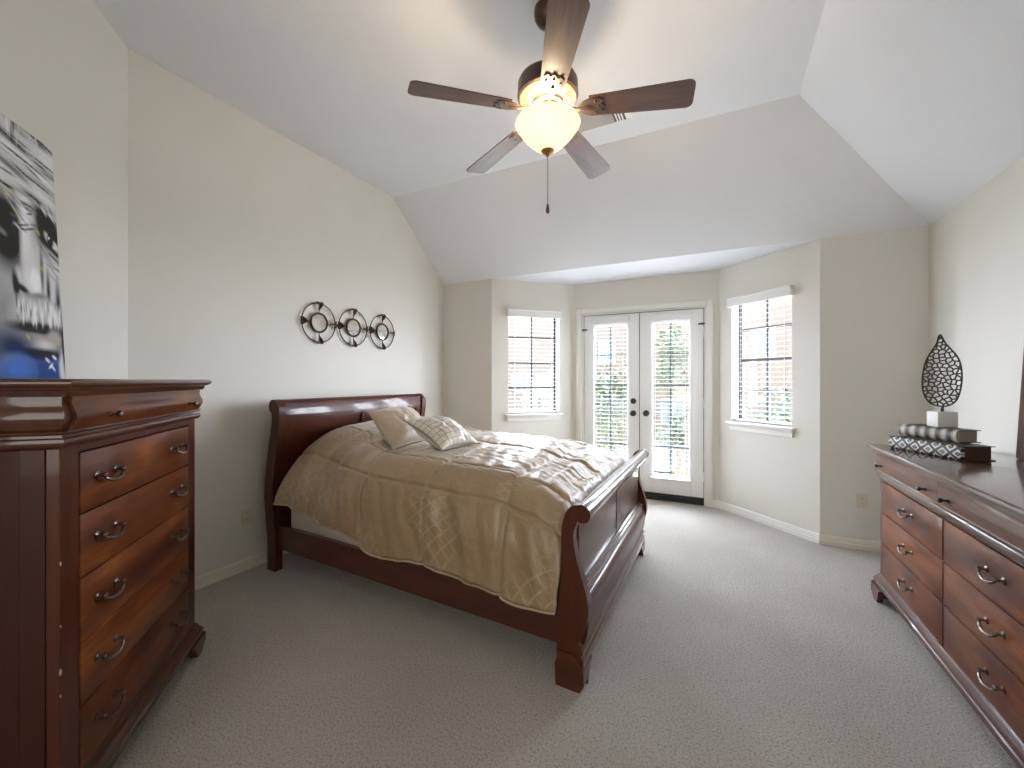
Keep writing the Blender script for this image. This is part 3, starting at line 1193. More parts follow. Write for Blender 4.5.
M['tan_satin'] = mat('tan_satin', (0.46, 0.35, 0.245), .38, spec=.5)
N_, L_, b_ = nodes(M['tan_satin'])
b_.inputs['Sheen Weight'].default_value = .5
v_ = tex_coord(N_, L_)
bump(N_, L_, b_, noise_node(N_, L_, v_, 22, 4).outputs[0], .35, .012)


def lattice_cloth():
    m = mat('pale_lattice_satin', (0.6, 0.55, 0.47), .35, spec=.55)
    N, L, b = nodes(m)
    tc = N.new('ShaderNodeTexCoord')
    mp = N.new('ShaderNodeMapping')
    mp.inputs['Rotation'].default_value = (0, 0, radians(0))
    mp.inputs['Scale'].default_value = (9, 9, 9)
    L.new(tc.outputs['UV'], mp.inputs['Vector'])
    sp = N.new('ShaderNodeSeparateXYZ')
    L.new(mp.outputs[0], sp.inputs[0])
    outs = []
    for ax in ('X', 'Y'):
        fr = N.new('ShaderNodeMath'); fr.operation = 'FRACT'
        L.new(sp.outputs[ax], fr.inputs[0])
        lt = N.new('ShaderNodeMath'); lt.operation = 'LESS_THAN'; lt.inputs[1].default_value = .10
        L.new(fr.outputs[0], lt.inputs[0])
        outs.append(lt.outputs[0])
    mx = N.new('ShaderNodeMath'); mx.operation = 'MAXIMUM'
    L.new(outs[0], mx.inputs[0]); L.new(outs[1], mx.inputs[1])
    cm = N.new('ShaderNodeMixRGB')
    cm.inputs[1].default_value = (0.68, 0.635, 0.56, 1)
    cm.inputs[2].default_value = (0.30, 0.25, 0.195, 1)
    L.new(mx.outputs[0], cm.inputs[0])
    L.new(cm.outputs[0], b.inputs['Base Color'])
    b.inputs['Sheen Weight'].default_value = .5
    v = tex_coord(N, L)
    bump(N, L, b, noise_node(N, L, v, 30, 3).outputs[0], .25, .01)
    return m


M['lattice'] = lattice_cloth()
pillow('throw_pillow', 'tan satin pillow leaning back toward the headboard', (-1.835, 2.025, .865), (-1.87, 2.50, .865), (-2.205, 2.635, 1.085), (-2.165, 2.125, 1.095), .22, M['tan_satin'], M['tan_satin'])
pillow('throw_pillow', 'pale pillow with a lattice of dark lines, in front of the tan one', (-1.50, 2.08, .877), (-1.44, 2.425, .877), (-1.75, 2.44, 1.04), (-1.815, 2.095, 1.045), .17, M['lattice'], M['lattice'])
PILLOW_BVH = [BVHTree.FromPolygons([v.co for v in o_.data.vertices], [list(p_.vertices) for p_ in o_.data.polygons]) for o_ in PILLOWS]


M['satin'] = satin()
bm, hem, ends = make_comforter()
comf = tag(obj('comforter', bm, M['satin'], smooth=0), 'champagne satin quilted comforter spread over the sleigh bed', 'comforter')
comf.data.polygons.foreach_set('use_smooth', [True] * len(comf.data.polygons))
sol = comf.modifiers.new('thickness', 'SOLIDIFY')
sol.thickness = .016
sol.offset = -1
bm = BM()
tube(bm, [p + Vector((0, -.004, .002)) for p in hem], .0055, 6)
obj('hem_cord', bm, M['satin'], comf)


# ------------------------------------------------------------------ ceiling fan
FX, FYY = -.758, 1.929
fan = thing('ceiling_fan', 'bronze ceiling fan with five wooden blades and a lit glass bowl', 'ceiling fan', (FX, FYY, H))
M['fan_metal'] = mat('oil_rubbed_bronze', (0.075, 0.048, 0.035), .38, .6)
M['fan_plate'] = mat('pale_bronze', (.33, .235, .16), .4, .4)
M['fan_brass'] = mat('warm_brass', (0.55, 0.30, 0.10), .3, .8)


def blade_wood():
    m = mat('walnut_blade', (0.13, 0.075, 0.05), .42, spec=.5)
    N, L, b = nodes(m)
    v = tex_coord(N, L, scale=(1.5, 22, 22))
    n = noise_node(N, L, v, 2, 5)
    L.new(ramp(N, L, n.outputs[0], [(0.3, (0.060, 0.025, 0.018)), (0.55, (0.105, 0.046, 0.032)), (0.8, (0.16, 0.075, 0.050))]), b.inputs['Base Color'])
    b.inputs['Coat Weight'].default_value = .22
    b.inputs['Coat Roughness'].default_value = .2
    return m


M['blade'] = blade_wood()
ZB = 2.590 - H
bm = BM()
lathe(bm, [(.03, -.001), (.066, -.001), (.068, -.02), (.064, -.045), (.050, -.070), (.030, -.086), (.018, -.092), (.014, -.095)], 32)
obj('canopy', bm, M['fan_metal'], fan)
bm = BM()
tube(bm, [(0, 0, -.09), (0, 0, -.32)], .0125, 14)
obj('downrod', bm, M['fan_metal'], fan)
bm = BM()
z0 = ZB
lathe(bm, [(.016, z0 + .245), (.036, z0 + .242), (.042, z0 + .215), (.060, z0 + .204), (.118, z0 + .198), (.138, z0 + .188), (.147, z0 + .170), (.1475, z0 + .118), (.150, z0 + .112), (.149, z0 + .104), (.142, z0 + .099), (.135, z0 + .097), (.06, z0 + .085)], 48)
motor = obj('motor_housing', bm, M['fan_metal'], fan)
bm = BM()
lathe(bm, [(.05, z0 + .09), (.137, z0 + .0975), (.139, z0 + .095), (.130, z0 + .089), (.088, z0 + .076), (.080, z0 + .076), (.078, z0 + .060), (.062, z0 + .054), (.05, z0 + .054)], 48)
plate_ = obj('motor_plate', bm, M['fan_plate'], fan)
# vent slots in the underside
bm = BM()
for k in range(44):
    a = 2 * pi * k / 44
    pa = Vector((.094 * cos(a), .094 * sin(a), z0 + .0775))
    pb = Vector((.125 * cos(a), .125 * sin(a), z0 + .0875))
    tube(bm, [pa, pb], .0022, 5)
obj('vent_slots', bm, M['fan_metal'], plate_)
bm = BM()
lathe(bm, [(.058, z0 + .058), (.064, z0 + .050), (.066, z0 + .0), (.064, z0 - .012), (.05, z0 - .016), (.05, z0 - .026), (.02, z0 - .034)], 32)
obj('switch_housing', bm, M['fan_metal'], fan)
PHI = 226.0
for k in range(5):
    a = radians(PHI - 72 * k)
    bm = BM()
    # iron runs along local +x, blade pitched about its own axis
    n = 15
    Lx0, Lx1 = .205, .670
    outline = []
    hw0, hw1 = .056, .073
    pts = []
    for q in range(9):
        t = q / 8
        pts.append((Lx0 + (Lx1 - .03 - Lx0) * t, -(hw0 + (hw1 - hw0) * t)))
    for q in range(7):
        th = -pi / 2 + pi / 2 * q / 6
        pts.append((Lx1 - .03 + .03 * cos(th), -(hw1 - .03) + .03 * sin(th)))
    half = pts
    outline = half + [(x, -y) for x, y in reversed(half)]
    pit = radians(-13)
    R = Matrix.Translation((0, 0, .038)) @ Matrix.Rotation(radians(3.4), 4, 'Y') @ Matrix.Rotation(pit, 4, 'X')
    t = bmesh.new()
    loft(t, [[(x, y, -.003) for x, y in outline], [(x, y, .003) for x, y in outline]])
    merge(bm, t, R)
    bl = obj('blade', bm, M['blade'], fan, loc=(0, 0, ZB), rotz=a, smooth=30)
    bm = BM()
    tube(bm, spline([(.060, 0, .046), (.10, 0, .034), (.15, 0, .020), (.20, 0, .018)], 12), [.011, .010, .010, .009, .009, .009, .009, .009, .009, .009, .009, .009], 8)
    # scalloped holder plate under the blade root
    sc = []
    for q in range(25):
        u = q / 24
        yy = -.046 + .092 * u
        xx = .262 + .018 * abs(sin(u * pi * 3)) - .012 * abs(2 * u - 1)
        sc.append((xx, yy))
    plate = [(.150, -.012), (.175, -.034), (.20, -.046)] + sc + [(.20, .046), (.175, .034), (.150, .012)]
    t = bmesh.new()
    loft(t, [[(x, y, -.0085) for x, y in plate], [(x, y, -.0035) for x, y in plate]])
    merge(bm, t, R)
    for (sx, sy) in ((.235, -.032), (.235, .032), (.25, 0)):
        t = bmesh.new()
        bmesh.ops.create_uvsphere(t, u_segments=8, v_segments=6, radius=.0055)
        merge(bm, t, R @ Matrix.Translation((sx, sy, -.009)))
    obj('blade_iron', bm, M['fan_metal'], bl, smooth=35)


def bowl_glass():
    m = mat('lit_alabaster_glass', (0.95, 0.88, 0.72), .35)
    N, L, b = nodes(m)
    v = tex_coord(N, L)
    n = noise_node(N, L, v, 9, 4)
    c = ramp(N, L, n.outputs[0], [(0.32, (1.0, 0.76, 0.40)), (0.58, (1.0, 0.93, 0.76))])
    L.new(c, b.inputs['Emission Color'])
    out = [n_ for n_ in N if n_.type == 'OUTPUT_MATERIAL'][0]
    tl_ = N.new('ShaderNodeBsdfTranslucent')
    tl_.inputs['Color'].default_value = (1.0, .93, .80, 1)
    mx = N.new('ShaderNodeMixShader')
    mx.inputs[0].default_value = .14
    L.new(b.outputs[0], mx.inputs[1])
    L.new(tl_.outputs[0], mx.inputs[2])
    L.new(mx.outputs[0], out.inputs['Surface'])
    b.inputs['Emission Strength'].default_value = 0.22
    return m


M['bowl'] = bowl_glass()
z0 = ZB - .02
bm = BM()
prof = [(.152, z0 - .000), (.158, z0 - .002), (.160, z0 - .009), (.156, z0 - .018), (.149, z0 - .026), (.142, z0 - .036), (.130, z0 - .054), (.114, z0 - .074), (.095, z0 - .094), (.074, z0 - .113), (.052, z0 - .129), (.032, z0 - .138), (.010, z0 - .141)]
inner = [(r - .006 if r > .02 else r, z + .005) for r, z in reversed(prof)]
lathe(bm, prof + inner, 48, cap=False)
obj('light_bowl', bm, M['bowl'], fan, smooth=50)
bm = BM()
lathe(bm, [(.030, z0 - .134), (.033, z0 - .140), (.027, z0 - .148), (.014, z0 - .154), (.009, z0 - .158), (.011, z0 - .162), (.008, z0 - .166), (.002, z0 - .168)], 24)
obj('finial', bm, M['fan_brass'], fan)
bm = BM()
tube(bm, [(0, 0, z0 - .166), (0, 0, z0 - .405)], .0014, 6)
for k in range(24):
    ball(bm, (0, 0, z0 - .172 - .0098 * k), .0023, 6)
ch = obj('pull_chain', bm, M['fan_metal'], fan)
bm = BM()
lathe(bm, [(.002, z0 - .398), (.005, z0 - .404), (.009, z0 - .425), (.0095, z0 - .437), (.006, z0 - .446), (.001, z0 - .448)], 12)
obj('chain_pull', bm, mat('dark_wood_pull', (0.10, 0.045, 0.025), .4), ch)
for k in range(3):
    a = radians(40 + 120 * k)
    d = bpy.data.lights.new('fan_bulb', 'POINT')
    d.energy = 4.2
    d.color = (1.0, 0.80, 0.55)
    d.shadow_soft_size = .025
    lo = bpy.data.objects.new('fan_bulb', d)
    COL.objects.link(lo)
    lo.parent = fan
    lo.location = (.085 * cos(a), .085 * sin(a), ZB - .022)

# ------------------------------------------------------------------ ceiling vent
vent = thing('ceiling_vent', 'white metal air vent in the flat ceiling behind the fan', 'vent', (-.735, 2.845, H), 0)
bm = BM()
W_, D_v, fl_ = .20, .15, .018
for q in ((-W_, W_, -D_v, -D_v + fl_), (-W_, W_, D_v - fl_, D_v), (-W_, -W_ + fl_, -D_v + fl_, D_v - fl_), (W_ - .045, W_, -D_v + fl_, D_v - fl_)):
    box(bm, q[0], q[1], q[2], q[3], -.010, 0, .003, 1)
obj('frame', bm, M['trim'], vent)
bm = BM()
box(bm, -W_ + fl_, W_ - .045, -D_v + fl_, D_v - fl_, -.003, -.001)
obj('duct_opening', bm, M['black'], vent, smooth=0)
M['damper'] = mat('tan_vent_plate', (.34, .295, .26), .5)  # plate coloured tan, darker than the vent frame
bm = BM()
prism(bm, [(-D_v + fl_, -.004), (D_v - fl_, -.004), (D_v - fl_, -.0055), (.3 * D_v, -.008), (-.3 * D_v, -.008), (-D_v + fl_, -.0055)], 'x', -W_ + fl_, W_ - .125)
obj('damper', bm, M['damper'], vent, smooth=0)
for k in range(3):
    x = W_ - .108 + k * .019
    bm = BM()
    box(bm, x, x + .008, -D_v + fl_, D_v - fl_, -.012, -.003)
    obj('deflector', bm, M['trim'], vent, smooth=0)

# ------------------------------------------------------------------ wall mirrors: three linked round ones
art = thing('wall_mirror', 'row of three linked round mirrors in dark metal rings on the long wall', 'mirror', (LX, 2.70, 1.766), radians(90))
# local x = +Y world, local y = -X world (into the wall), front faces local -y
for k in (-1, 0, 1):
    cx = k * .355
    bm = BM()
    ring = [(cx + .158 * cos(2 * pi * q / 48), -.018, .158 * sin(2 * pi * q / 48)) for q in range(48)]
    tube(bm, ring, .0048, 8, closed=True)
    ring = [(cx + .076 * cos(2 * pi * q / 40), -.020, .076 * sin(2 * pi * q / 40)) for q in range(40)]
    tube(bm, ring, .008, 8, closed=True)
    for q in range(4):
        a = pi / 2 * q
        tube(bm, [(cx + .076 * cos(a), -.018, .076 * sin(a)), (cx + .158 * cos(a), -.018, .158 * sin(a))], .0038, 6)
    rg = obj('ring_frame', bm, M['iron'], art)
    bm = BM()
    lathe(bm, [(.0005, 0), (.074, 0), (.074, .004), (.066, .008), (.0005, .0085)], 40, (cx, -.012, 0), mtx=Matrix.Rotation(pi / 2, 3, 'X'))
    obj('mirror_glass', bm, M['mirror'], rg, smooth=20)
    bm = BM()
    for q in range(4):
        a = pi / 2 * q
        # curled leaf: two lobes meeting at the ring, pointing to the centre
        ax = Vector((cos(a), 0, sin(a)))
        sd = Vector((-sin(a), 0, cos(a)))
        for s in (-1, 1):
            c = Vector((cx, 0, 0))
            n = 9
            L0 = []
            for u in range(n):
                t = u / (n - 1)
                rad = .098 + .070 * t
                wd = .046 * t ** 1.7 * (1 - .35 * max(0, t - .75) / .25) + .003
                L0.append((c + ax * rad + Vector((0, -.022, 0)), c + ax * (rad + .004) + sd * s * wd + Vector((0, -.022 - .020 * sin(pi * t), 0))))
            up = [p for p, _ in L0]
            ed = [e for _, e in L0]
            va = [bm.verts.new(p + Vector((0, -.004, 0))) for p in up]
            vb = [bm.verts.new(p) for p in ed]
            vc = [bm.verts.new(p + Vector((0, .004, 0))) for p in up]
            for i in range(n - 1):
                bm.faces.new((va[i], va[i + 1], vb[i + 1], vb[i]))
                bm.faces.new((vb[i], vb[i + 1], vc[i + 1], vc[i]))
    obj('leaf_curls', bm, M['petal'], rg, smooth=60)
bm = BM()
for k in (-1, 1):
    tube(bm, [(k * .1775 - .022, -.018, 0), (k * .1775 + .022, -.018, 0)], .006, 8)
obj('link', bm, M['iron'], art)

# ------------------------------------------------------------------ portrait canvas leaning on the angled wall
CW, CH = .62, .965


def painter():
    """grey painted head of an old man: returns colour at (x from right edge 0..CW, v from top 0..1)"""
    rnd = random.Random(4)
    ops = []

    def E(cx, cy, rx, ry, col, soft=.35, rot=0.0, op=1.0):
        ops.append((cx, cy, rx, ry, col, soft, rot, op))

    # x: 0 = left picture crop, 1 = right edge of the canvas; y: 0 top, 1 bottom
    G = lambda g: (g, g, g * 1.01)
    E(.3, .30, 1.8, .60, G(.42), .6)                       # head
    E(.60, .47, .75, .34, G(.50), .5)                      # face
    E(.95, .55, .25, .20, G(.56), .6)
    E(.78, .60, .26, .14, G(.62), .7)                      # cheek
    E(.15, .30, .40, .05, G(.60), .6, .3)                  # brow
    E(.58, .30, .30, .05, G(.62), .6, .4)
    E(.02, .44, .30, .13, G(.025), .45, .1)                # deep left eye socket
    E(-.04, .455, .09, .014, G(.30), .5, .3)
    E(.16, .41, .05, .10, G(.16), .6, -.3)
    E(.80, .345, .26, .050, G(.035), .5, .45)              # right brow shadow
    E(.70, .39, .13, .06, G(.06), .6, .2)
    E(.86, .40, .21, .045, G(.10), .5, .45)
    E(.87, .418, .145, .026, G(.66), .3, .45)              # eye white
    E(.84, .413, .060, .030, G(.010), .25)
    E(.815, .405, .014, .007, G(.85), .3)
    E(.86, .389, .18, .011, G(.01), .4, .50)
    E(.87, .452, .20, .011, G(.05), .5, .40)
    E(.88, .485, .22, .012, G(.24), .6, .35)
    E(.90, .520, .20, .010, G(.30), .6, .4)
    E(.36, .45, .09, .17, G(.74), .55, -.04)               # nose bridge
    E(.42, .56, .13, .10, G(.66), .6)
    E(.47, .62, .17, .050, G(.74), .5)                     # nose tip
    E(.50, .605, .07, .035, G(.90), .6)
    E(.20, .62, .07, .045, G(.60), .4)
    E(.14, .645, .055, .045, G(.05), .5, .8)               # nostrils
    E(.27, .655, .11, .014, G(.03), .5, .35)
    E(.50, .675, .17, .016, G(.03), .5, -.15)
    E(.63, .56, .03, .09, G(.22), .6, -.8)
    E(.74, .64, .035, .08, G(.16), .6, -.9)                # cheek fold
    E(.93, .70, .045, .10, G(.14), .6, -.6)
    E(.50, .735, .50, .052, G(.30), .5)                    # moustache
    E(.28, .73, .24, .055, G(.55), .5, -.2)
    E(.72, .73, .26, .055, G(.58), .5, .25)
    E(.52, .800, .46, .022, G(.025), .5)                   # mouth
    E(.42, .845, .34, .022, (.44, .42, .41), .5)           # lip
    E(.80, .825, .13, .03, (.46, .44, .43), .5)
    E(.58, .865, .20, .020, (.66, .63, .62), .5)
    E(.05, .88, .30, .05, (.09, .11, .17), .8)
    E(.55, .905, .40, .022, (.05, .06, .09), .5)
    E(.40, .98, .80, .060, (.030, .085, .28), .45)         # blue collar
    E(.10, .97, .26, .055, (.05, .17, .56), .5)
    E(.66, .955, .18, .02, (.05, .10, .27), .5)
    E(.97, .955, .10, .075, (.66, .67, .70), .3, -.25)     # white shirt edge
    E(1.0, .86, .040, .11, (.03, .03, .04), .5, -.15)
    for k, (x, y, q) in enumerate(((.64, .925, .5), (.70, .948, -.6), (.78, .912, .4), (.74, .955, .8))):
        E(x, y, .045, .007, (.78, .81, .88), .3, q)
    # hair sweeping back across the top
    for k in range(120):
        y0 = rnd.uniform(-.02, .27)
        g = rnd.choice([.20, .60, .70, .55, .66, .78, .50, .72, .64])
        E(rnd.uniform(-.3, 1.05), y0, rnd.uniform(.15, .45), rnd.uniform(.005, .016), G(g), .6, rnd.uniform(.05, .30), .7)
    for k in range(16):
        E(rnd.uniform(.0, .98), rnd.uniform(.01, .27), rnd.uniform(.10, .30), .004, G(.05), .5, rnd.uniform(.05, .28), .85)
    # loose curls at the top edge and by the temple
    for k in range(14):
        E(rnd.uniform(.05, .75), rnd.uniform(.0, .06), .014, .035, G(rnd.choice([.15, .75, .6])), .5, rnd.uniform(-2, 2), .8)
    for k in range(10):
        E(rnd.uniform(.62, .98), rnd.uniform(.27, .33), .05, .006, G(rnd.choice([.7, .12, .6])), .5, rnd.uniform(.2, 1.2), .8)
    # wrinkles of the forehead and round the eye
    for k in range(22):
        E(rnd.uniform(.15, .55), rnd.uniform(.30, .42), rnd.uniform(.05, .12), .0045, G(rnd.choice([.10, .8, .25])), .5, rnd.uniform(-.5, .9), .8)
    for k in range(10):
        E(rnd.uniform(.70, .98), rnd.uniform(.46, .58), rnd.uniform(.06, .14), .004, G(rnd.choice([.25, .75])), .5, rnd.uniform(.2, .7), .6)
    # moustache bristles
    for k in range(110):
        x = rnd.uniform(.08, .98)
        E(x, .735 + rnd.uniform(-.03, .035), .012, rnd.uniform(.015, .032), G(rnd.choice([.80, .70, .15, .6, .85])), .6, -(x - .5) * 3, .8)
    # yellow accents
    for x, y in ((.05, .31), (.16, .29), (.22, .36), (.64, .55), (.60, .40), (.86, .845), (.30, .84)):
        E(x, y, .03, .008, (.55, .45, .04), .5, .7, .8)

    def colour(x, y):
        c = [.20, .20, .205]
        for cx, cy, rx, ry, col, soft, rot, op in ops:
            dx, dy = x - cx, y - cy
            if abs(dx) > max(rx, ry) * 1.8 + .02 or abs(dy) > max(ry, rx) * 1.3 + .02:
                continue
            dy2 = dy - rot * dx * .35
            q = math.sqrt((dx / rx) ** 2 + (dy2 / ry) ** 2)
            if q >= 1 + soft:
                continue
            a = op * (1.0 if q < 1 - soft else (1 + soft - q) / (2 * soft))
            c = [c[i] * (1 - a) + col[i] * a for i in range(3)]
        k = max(0.0, min(1.0, (max(c) - min(c)) / .30))
        return [max(.004, min(.92, ((q - .40) * 1.4 + .35) * (1 - k) + q * k)) for q in c]
    return colour


canvas = thing('painting', 'grey portrait painting of an old man with a white moustache, blue collar', 'painting')
colour = painter()
VIS = .262           # width of canvas inside the picture, right edge to crop
A0 = Vector((r2 * -1.160 + r2 * -2.170, r2 * -1.160 + r2 * 2.170, 1.3070))     # lower right corner
UPV = (Vector((r2 * -1.222 + r2 * -2.204, r2 * -1.222 + r2 * 2.204, 2.234)) - A0)
LEFT = Vector((r2, -r2, 0))
NRM = LEFT.cross(UPV).normalized()
if NRM.x < 0:
    NRM = -NRM
bm = BM()
nu, nv = 150, 210
me_col = bm.verts.layers.float_color.new('paint')
grid = quad_grid(bm, lambda i, j: A0 + LEFT * (CW * i / (nu - 1)) + UPV * (1 - j / (nv - 1)), nu, nv)
for i in range(nu):
    for j in range(nv):
        x = 1 - (CW * i / (nu - 1)) / VIS
        c = colour(x, j / (nv - 1))
        grid[i][j][me_col] = (*c, 1)
pm = mat('artist_paint', (.5, .5, .5), .5, spec=.3)
N_, L_, b_ = nodes(pm)
at = N_.new('ShaderNodeAttribute')
at.attribute_name = 'paint'
L_.new(at.outputs['Color'], b_.inputs['Base Color'])
v_ = tex_coord(N_, L_)
bump(N_, L_, b_, noise_node(N_, L_, v_, 120, 3).outputs[0], .15, .004)
o = obj('painted_face', bm, pm, canvas, smooth=0)
bm = BM()
cs = []
for dpt in (-.0015, -.032):
    cs.append([A0 + NRM * dpt, A0 + LEFT * CW + NRM * dpt, A0 + LEFT * CW + UPV + NRM * dpt, A0 + UPV + NRM * dpt])
loft(bm, cs)
obj('stretched_canvas', bm, paint('raw_canvas', (.55, .53, .50), .03, .8), canvas, smooth=0)


# ------------------------------------------------------------------ things on the dresser
def pattern_mat(kind):
    m = mat('spine_' + kind, (.6, .57, .5), .5)
    N, L, b = nodes(m)
    tc = N.new('ShaderNodeTexCoord')
    sp = N.new('ShaderNodeSeparateXYZ')
    L.new(tc.outputs['Object'], sp.inputs[0])

    def math_(op, a, bb=None):
        n = N.new('ShaderNodeMath')
        n.operation = op
        for i, q in enumerate((a, bb)):
            if q is None:
                continue
            if isinstance(q, (int, float)):
                n.inputs[i].default_value = q
            else:
                L.new(q, n.inputs[i])
        return n.outputs[0]
    if kind == 'diamond':
        u = math_('MULTIPLY', sp.outputs['X'], 1 / .074)
        w = math_('MULTIPLY', sp.outputs['Z'], 1 / .060)

        def tri(a, off):
            return math_('ABSOLUTE', math_('SUBTRACT', math_('FRACT', math_('ADD', a, off)), .5))
        d1 = math_('ADD', tri(u, 0.0), tri(w, .0))          # 0..1 diamond distance
        dm = math_('MINIMUM', d1, math_('SUBTRACT', 1.0, d1))
        ring = math_('MULTIPLY', math_('GREATER_THAN', dm, .20), math_('LESS_THAN', dm, .36))
        fac = math_('MAXIMUM', ring, math_('LESS_THAN', dm, .05))
        c0, c1 = (.012, .012, .014, 1), (.62, .60, .54, 1)
    else:
        u = math_('MULTIPLY', math_('ADD', sp.outputs['X'], .5), 1 / .058)
        fu = math_('FRACT', u)
        a = math_('GREATER_THAN', fu, .56)
        b1 = math_('LESS_THAN', math_('ABSOLUTE', math_('SUBTRACT', fu, .50)), .02)
        b2 = math_('LESS_THAN', math_('ABSOLUTE', math_('SUBTRACT', fu, .08)), .03)
        dark = math_('MAXIMUM', math_('MAXIMUM', a, b1), b2)
        fac = math_('SUBTRACT', 1.0, dark)
        c0, c1 = (.022, .016, .014, 1), (.40, .36, .29, 1)
    cm = N.new('ShaderNodeMixRGB')
    cm.inputs[1].default_value = c0
    cm.inputs[2].default_value = c1
    L.new(fac, cm.inputs[0])
    L.new(cm.outputs[0], b.inputs['Base Color'])
    return m


def book(label, loc, rotz, Lb, Db, Hb, m_spine, m_pages, m_cover):
    """spine is the local -y face, running along local x"""
    t = thing('decorative_book', label, 'book', loc, rotz)
    bm = BM()
    k = 9
    poly = [(-Db / 2 + .012, .0)] + [(-Db / 2 + .012 - .012 * sin(pi * q / k) ** .5 * 1, Hb * q / k) for q in range(1, k)] + [(-Db / 2 + .012, Hb), (-Db / 2 + .02, Hb), (-Db / 2 + .02, 0)]
    prism(bm, poly, 'x', -Lb / 2, Lb / 2)
    obj('spine', bm, m_spine, t, smooth=50)
    for z in (0, Hb - .0035):
        bm = BM()
        box(bm, -Lb / 2, Lb / 2, -Db / 2 + .015, Db / 2, z, z + .0035, .001, 1)
        obj('cover', bm, m_cover, t, smooth=0)
    bm = BM()
    box(bm, -Lb / 2 + .012, Lb / 2 - .012, -Db / 2 + .02, Db / 2 - .010, .0036, Hb - .0036)
    obj('page_block', bm, m_pages, t, smooth=0)
    return t


M['pages_brown'] = paint('brown_box_side', (.085, .050, .036), .1, .6)
M['pages_tan'] = paint('tan_box_side', (.36, .31, .25), .06, .6)
M['cover_dark'] = mat('dark_book_cover', (.03, .025, .022), .5)
DT = .9165
# axis of the books: along local x; spine toward the room
BR = radians(-65.4)
cd = Vector((cos(BR), sin(BR)))
nd = Vector((-sin(BR), cos(BR)))      # into the stack, away from the spine
if nd.x < 0:
    nd = -nd


def book_centre(fl, fr, depth):
    return (Vector(fl) + Vector(fr)) / 2 + nd * depth / 2


c1_ = book_centre((.868, 3.095), (1.030, 2.742), .165)
book('black and white diamond patterned book lying at the bottom of the stack', (c1_.x, c1_.y, DT), BR, .395, .165, .068, pattern_mat('diamond'), M['pages_brown'], M['cover_dark'])
c2_ = book_centre((.935, 3.175), (1.066, 2.882), .125)
book('tan and black striped book on top of the diamond patterned one', (c2_.x, c2_.y, DT + .0685), BR, .325, .125, .064, pattern_mat('stripe'), M['pages_tan'], M['cover_dark'])

SX, SY, SZ = 1.082, 3.065, DT + .133
leafs = thing('leaf_sculpture', 'black openwork metal leaf on a white block on the books', 'sculpture', (SX, SY, SZ), 0)
bm = BM()
box(bm, -.044, .044, -.044, .044, 0, .082, .003)
blk = obj('block_base', bm, M['white_stone'], leafs, rotz=BR - radians(14))


def leaf_mesh():
    """flat pierced leaf in the local xz plane, seen along y"""
    Wd, Hd = .112, .405
    z0 = .110
    outl = spline([(0.004, 0), (.035, .006), (.070, .030), (.092, .075), (.104, .140), (.106, .20), (.098, .26), (.080, .305), (.05, .345), (.018, .385), (-.012, .440),
                   (-.030, .385), (-.060, .335), (-.085, .285), (-.100, .23), (-.108, .165), (-.106, .105), (-.092, .055), (-.065, .02), (-.03, .003), (0.004, 0)], 90)[:-1]
    out2 = [(p.x * .71, p.y * .885) for p in outl]

    def inside(x, y):
        c = False
        for (xa, ya), (xb, yb) in zip(out2, out2[1:] + out2[:1]):
            if (ya > y) != (yb > y) and x < (xb - xa) * (y - ya) / (yb - ya) + xa:
                c = not c
        return c
    rnd = random.Random(11)
    pts = []
    tries = 0
    while len(pts) < 92 and tries < 20000:
        tries += 1
        x, y = rnd.uniform(-.08, .08), rnd.uniform(0, .40)
        if inside(x, y) and all((x - a) ** 2 + (y - b_) ** 2 > .0168 ** 2 for a, b_ in pts):
            pts.append((x, y))
    # mirror-ish ghosts outside so border cells close on the outline
    ghosts = []
    for i in range(0, len(out2), 2):
        x, y = out2[i]
        cx, cy = 0, .175
        d = math.hypot(x - cx, y - cy)
        ghosts.append((x + (x - cx) / d * .010, y + (y - cy) / d * .010))
    allp = [Vector(p) for p in pts + ghosts]
    v2, e2, f2, *_ = delaunay_2d_cdt(allp, [], [], 0, 1e-6)

    def circ(f):
        a, b_, c = [v2[i] for i in f]
        d = 2 * (a.x * (b_.y - c.y) + b_.x * (c.y - a.y) + c.x * (a.y - b_.y))
        if abs(d) < 1e-12:
            return (a + b_ + c) / 3
        ux = ((a.length_squared) * (b_.y - c.y) + b_.length_squared * (c.y - a.y) + c.length_squared * (a.y - b_.y)) / d
        uy = ((a.length_squared) * (c.x - b_.x) + b_.length_squared * (a.x - c.x) + c.length_squared * (b_.x - a.x)) / d
        return Vector((ux, uy))
    ed = {}
    cc = [circ(f) for f in f2]
    for k, f in enumerate(f2):
        for a, b_ in ((f[0], f[1]), (f[1], f[2]), (f[2], f[0])):
            ed.setdefault((min(a, b_), max(a, b_)), []).append(k)
    bm = BM()

    def curve_y(x):
        return .9 * x * x
    for fs in ed.values():
        if len(fs) != 2:
            continue
        p, q = cc[fs[0]], cc[fs[1]]
        ip, iq = inside(p.x, p.y), inside(q.x, q.y)
        if not (ip or iq):
            continue
        if not ip or not iq:
            a, b_ = (p, q) if ip else (q, p)
            lo_, hi_ = 0.0, 1.0
            for _ in range(16):
                m_ = (lo_ + hi_) / 2
                c = a.lerp(b_, m_)
                if inside(c.x, c.y):
                    lo_ = m_
                else:
                    hi_ = m_
            p, q = a, a.lerp(b_, lo_)
        if (p - q).length < .001:
            continue
        tube(bm, [(p.x, curve_y(p.x), z0 + p.y), (q.x, curve_y(q.x), z0 + q.y)], .0037, 6)
    tube(bm, [(x, curve_y(x), z0 + y) for x, y in out2], .0040, 6, closed=True)
    return bm


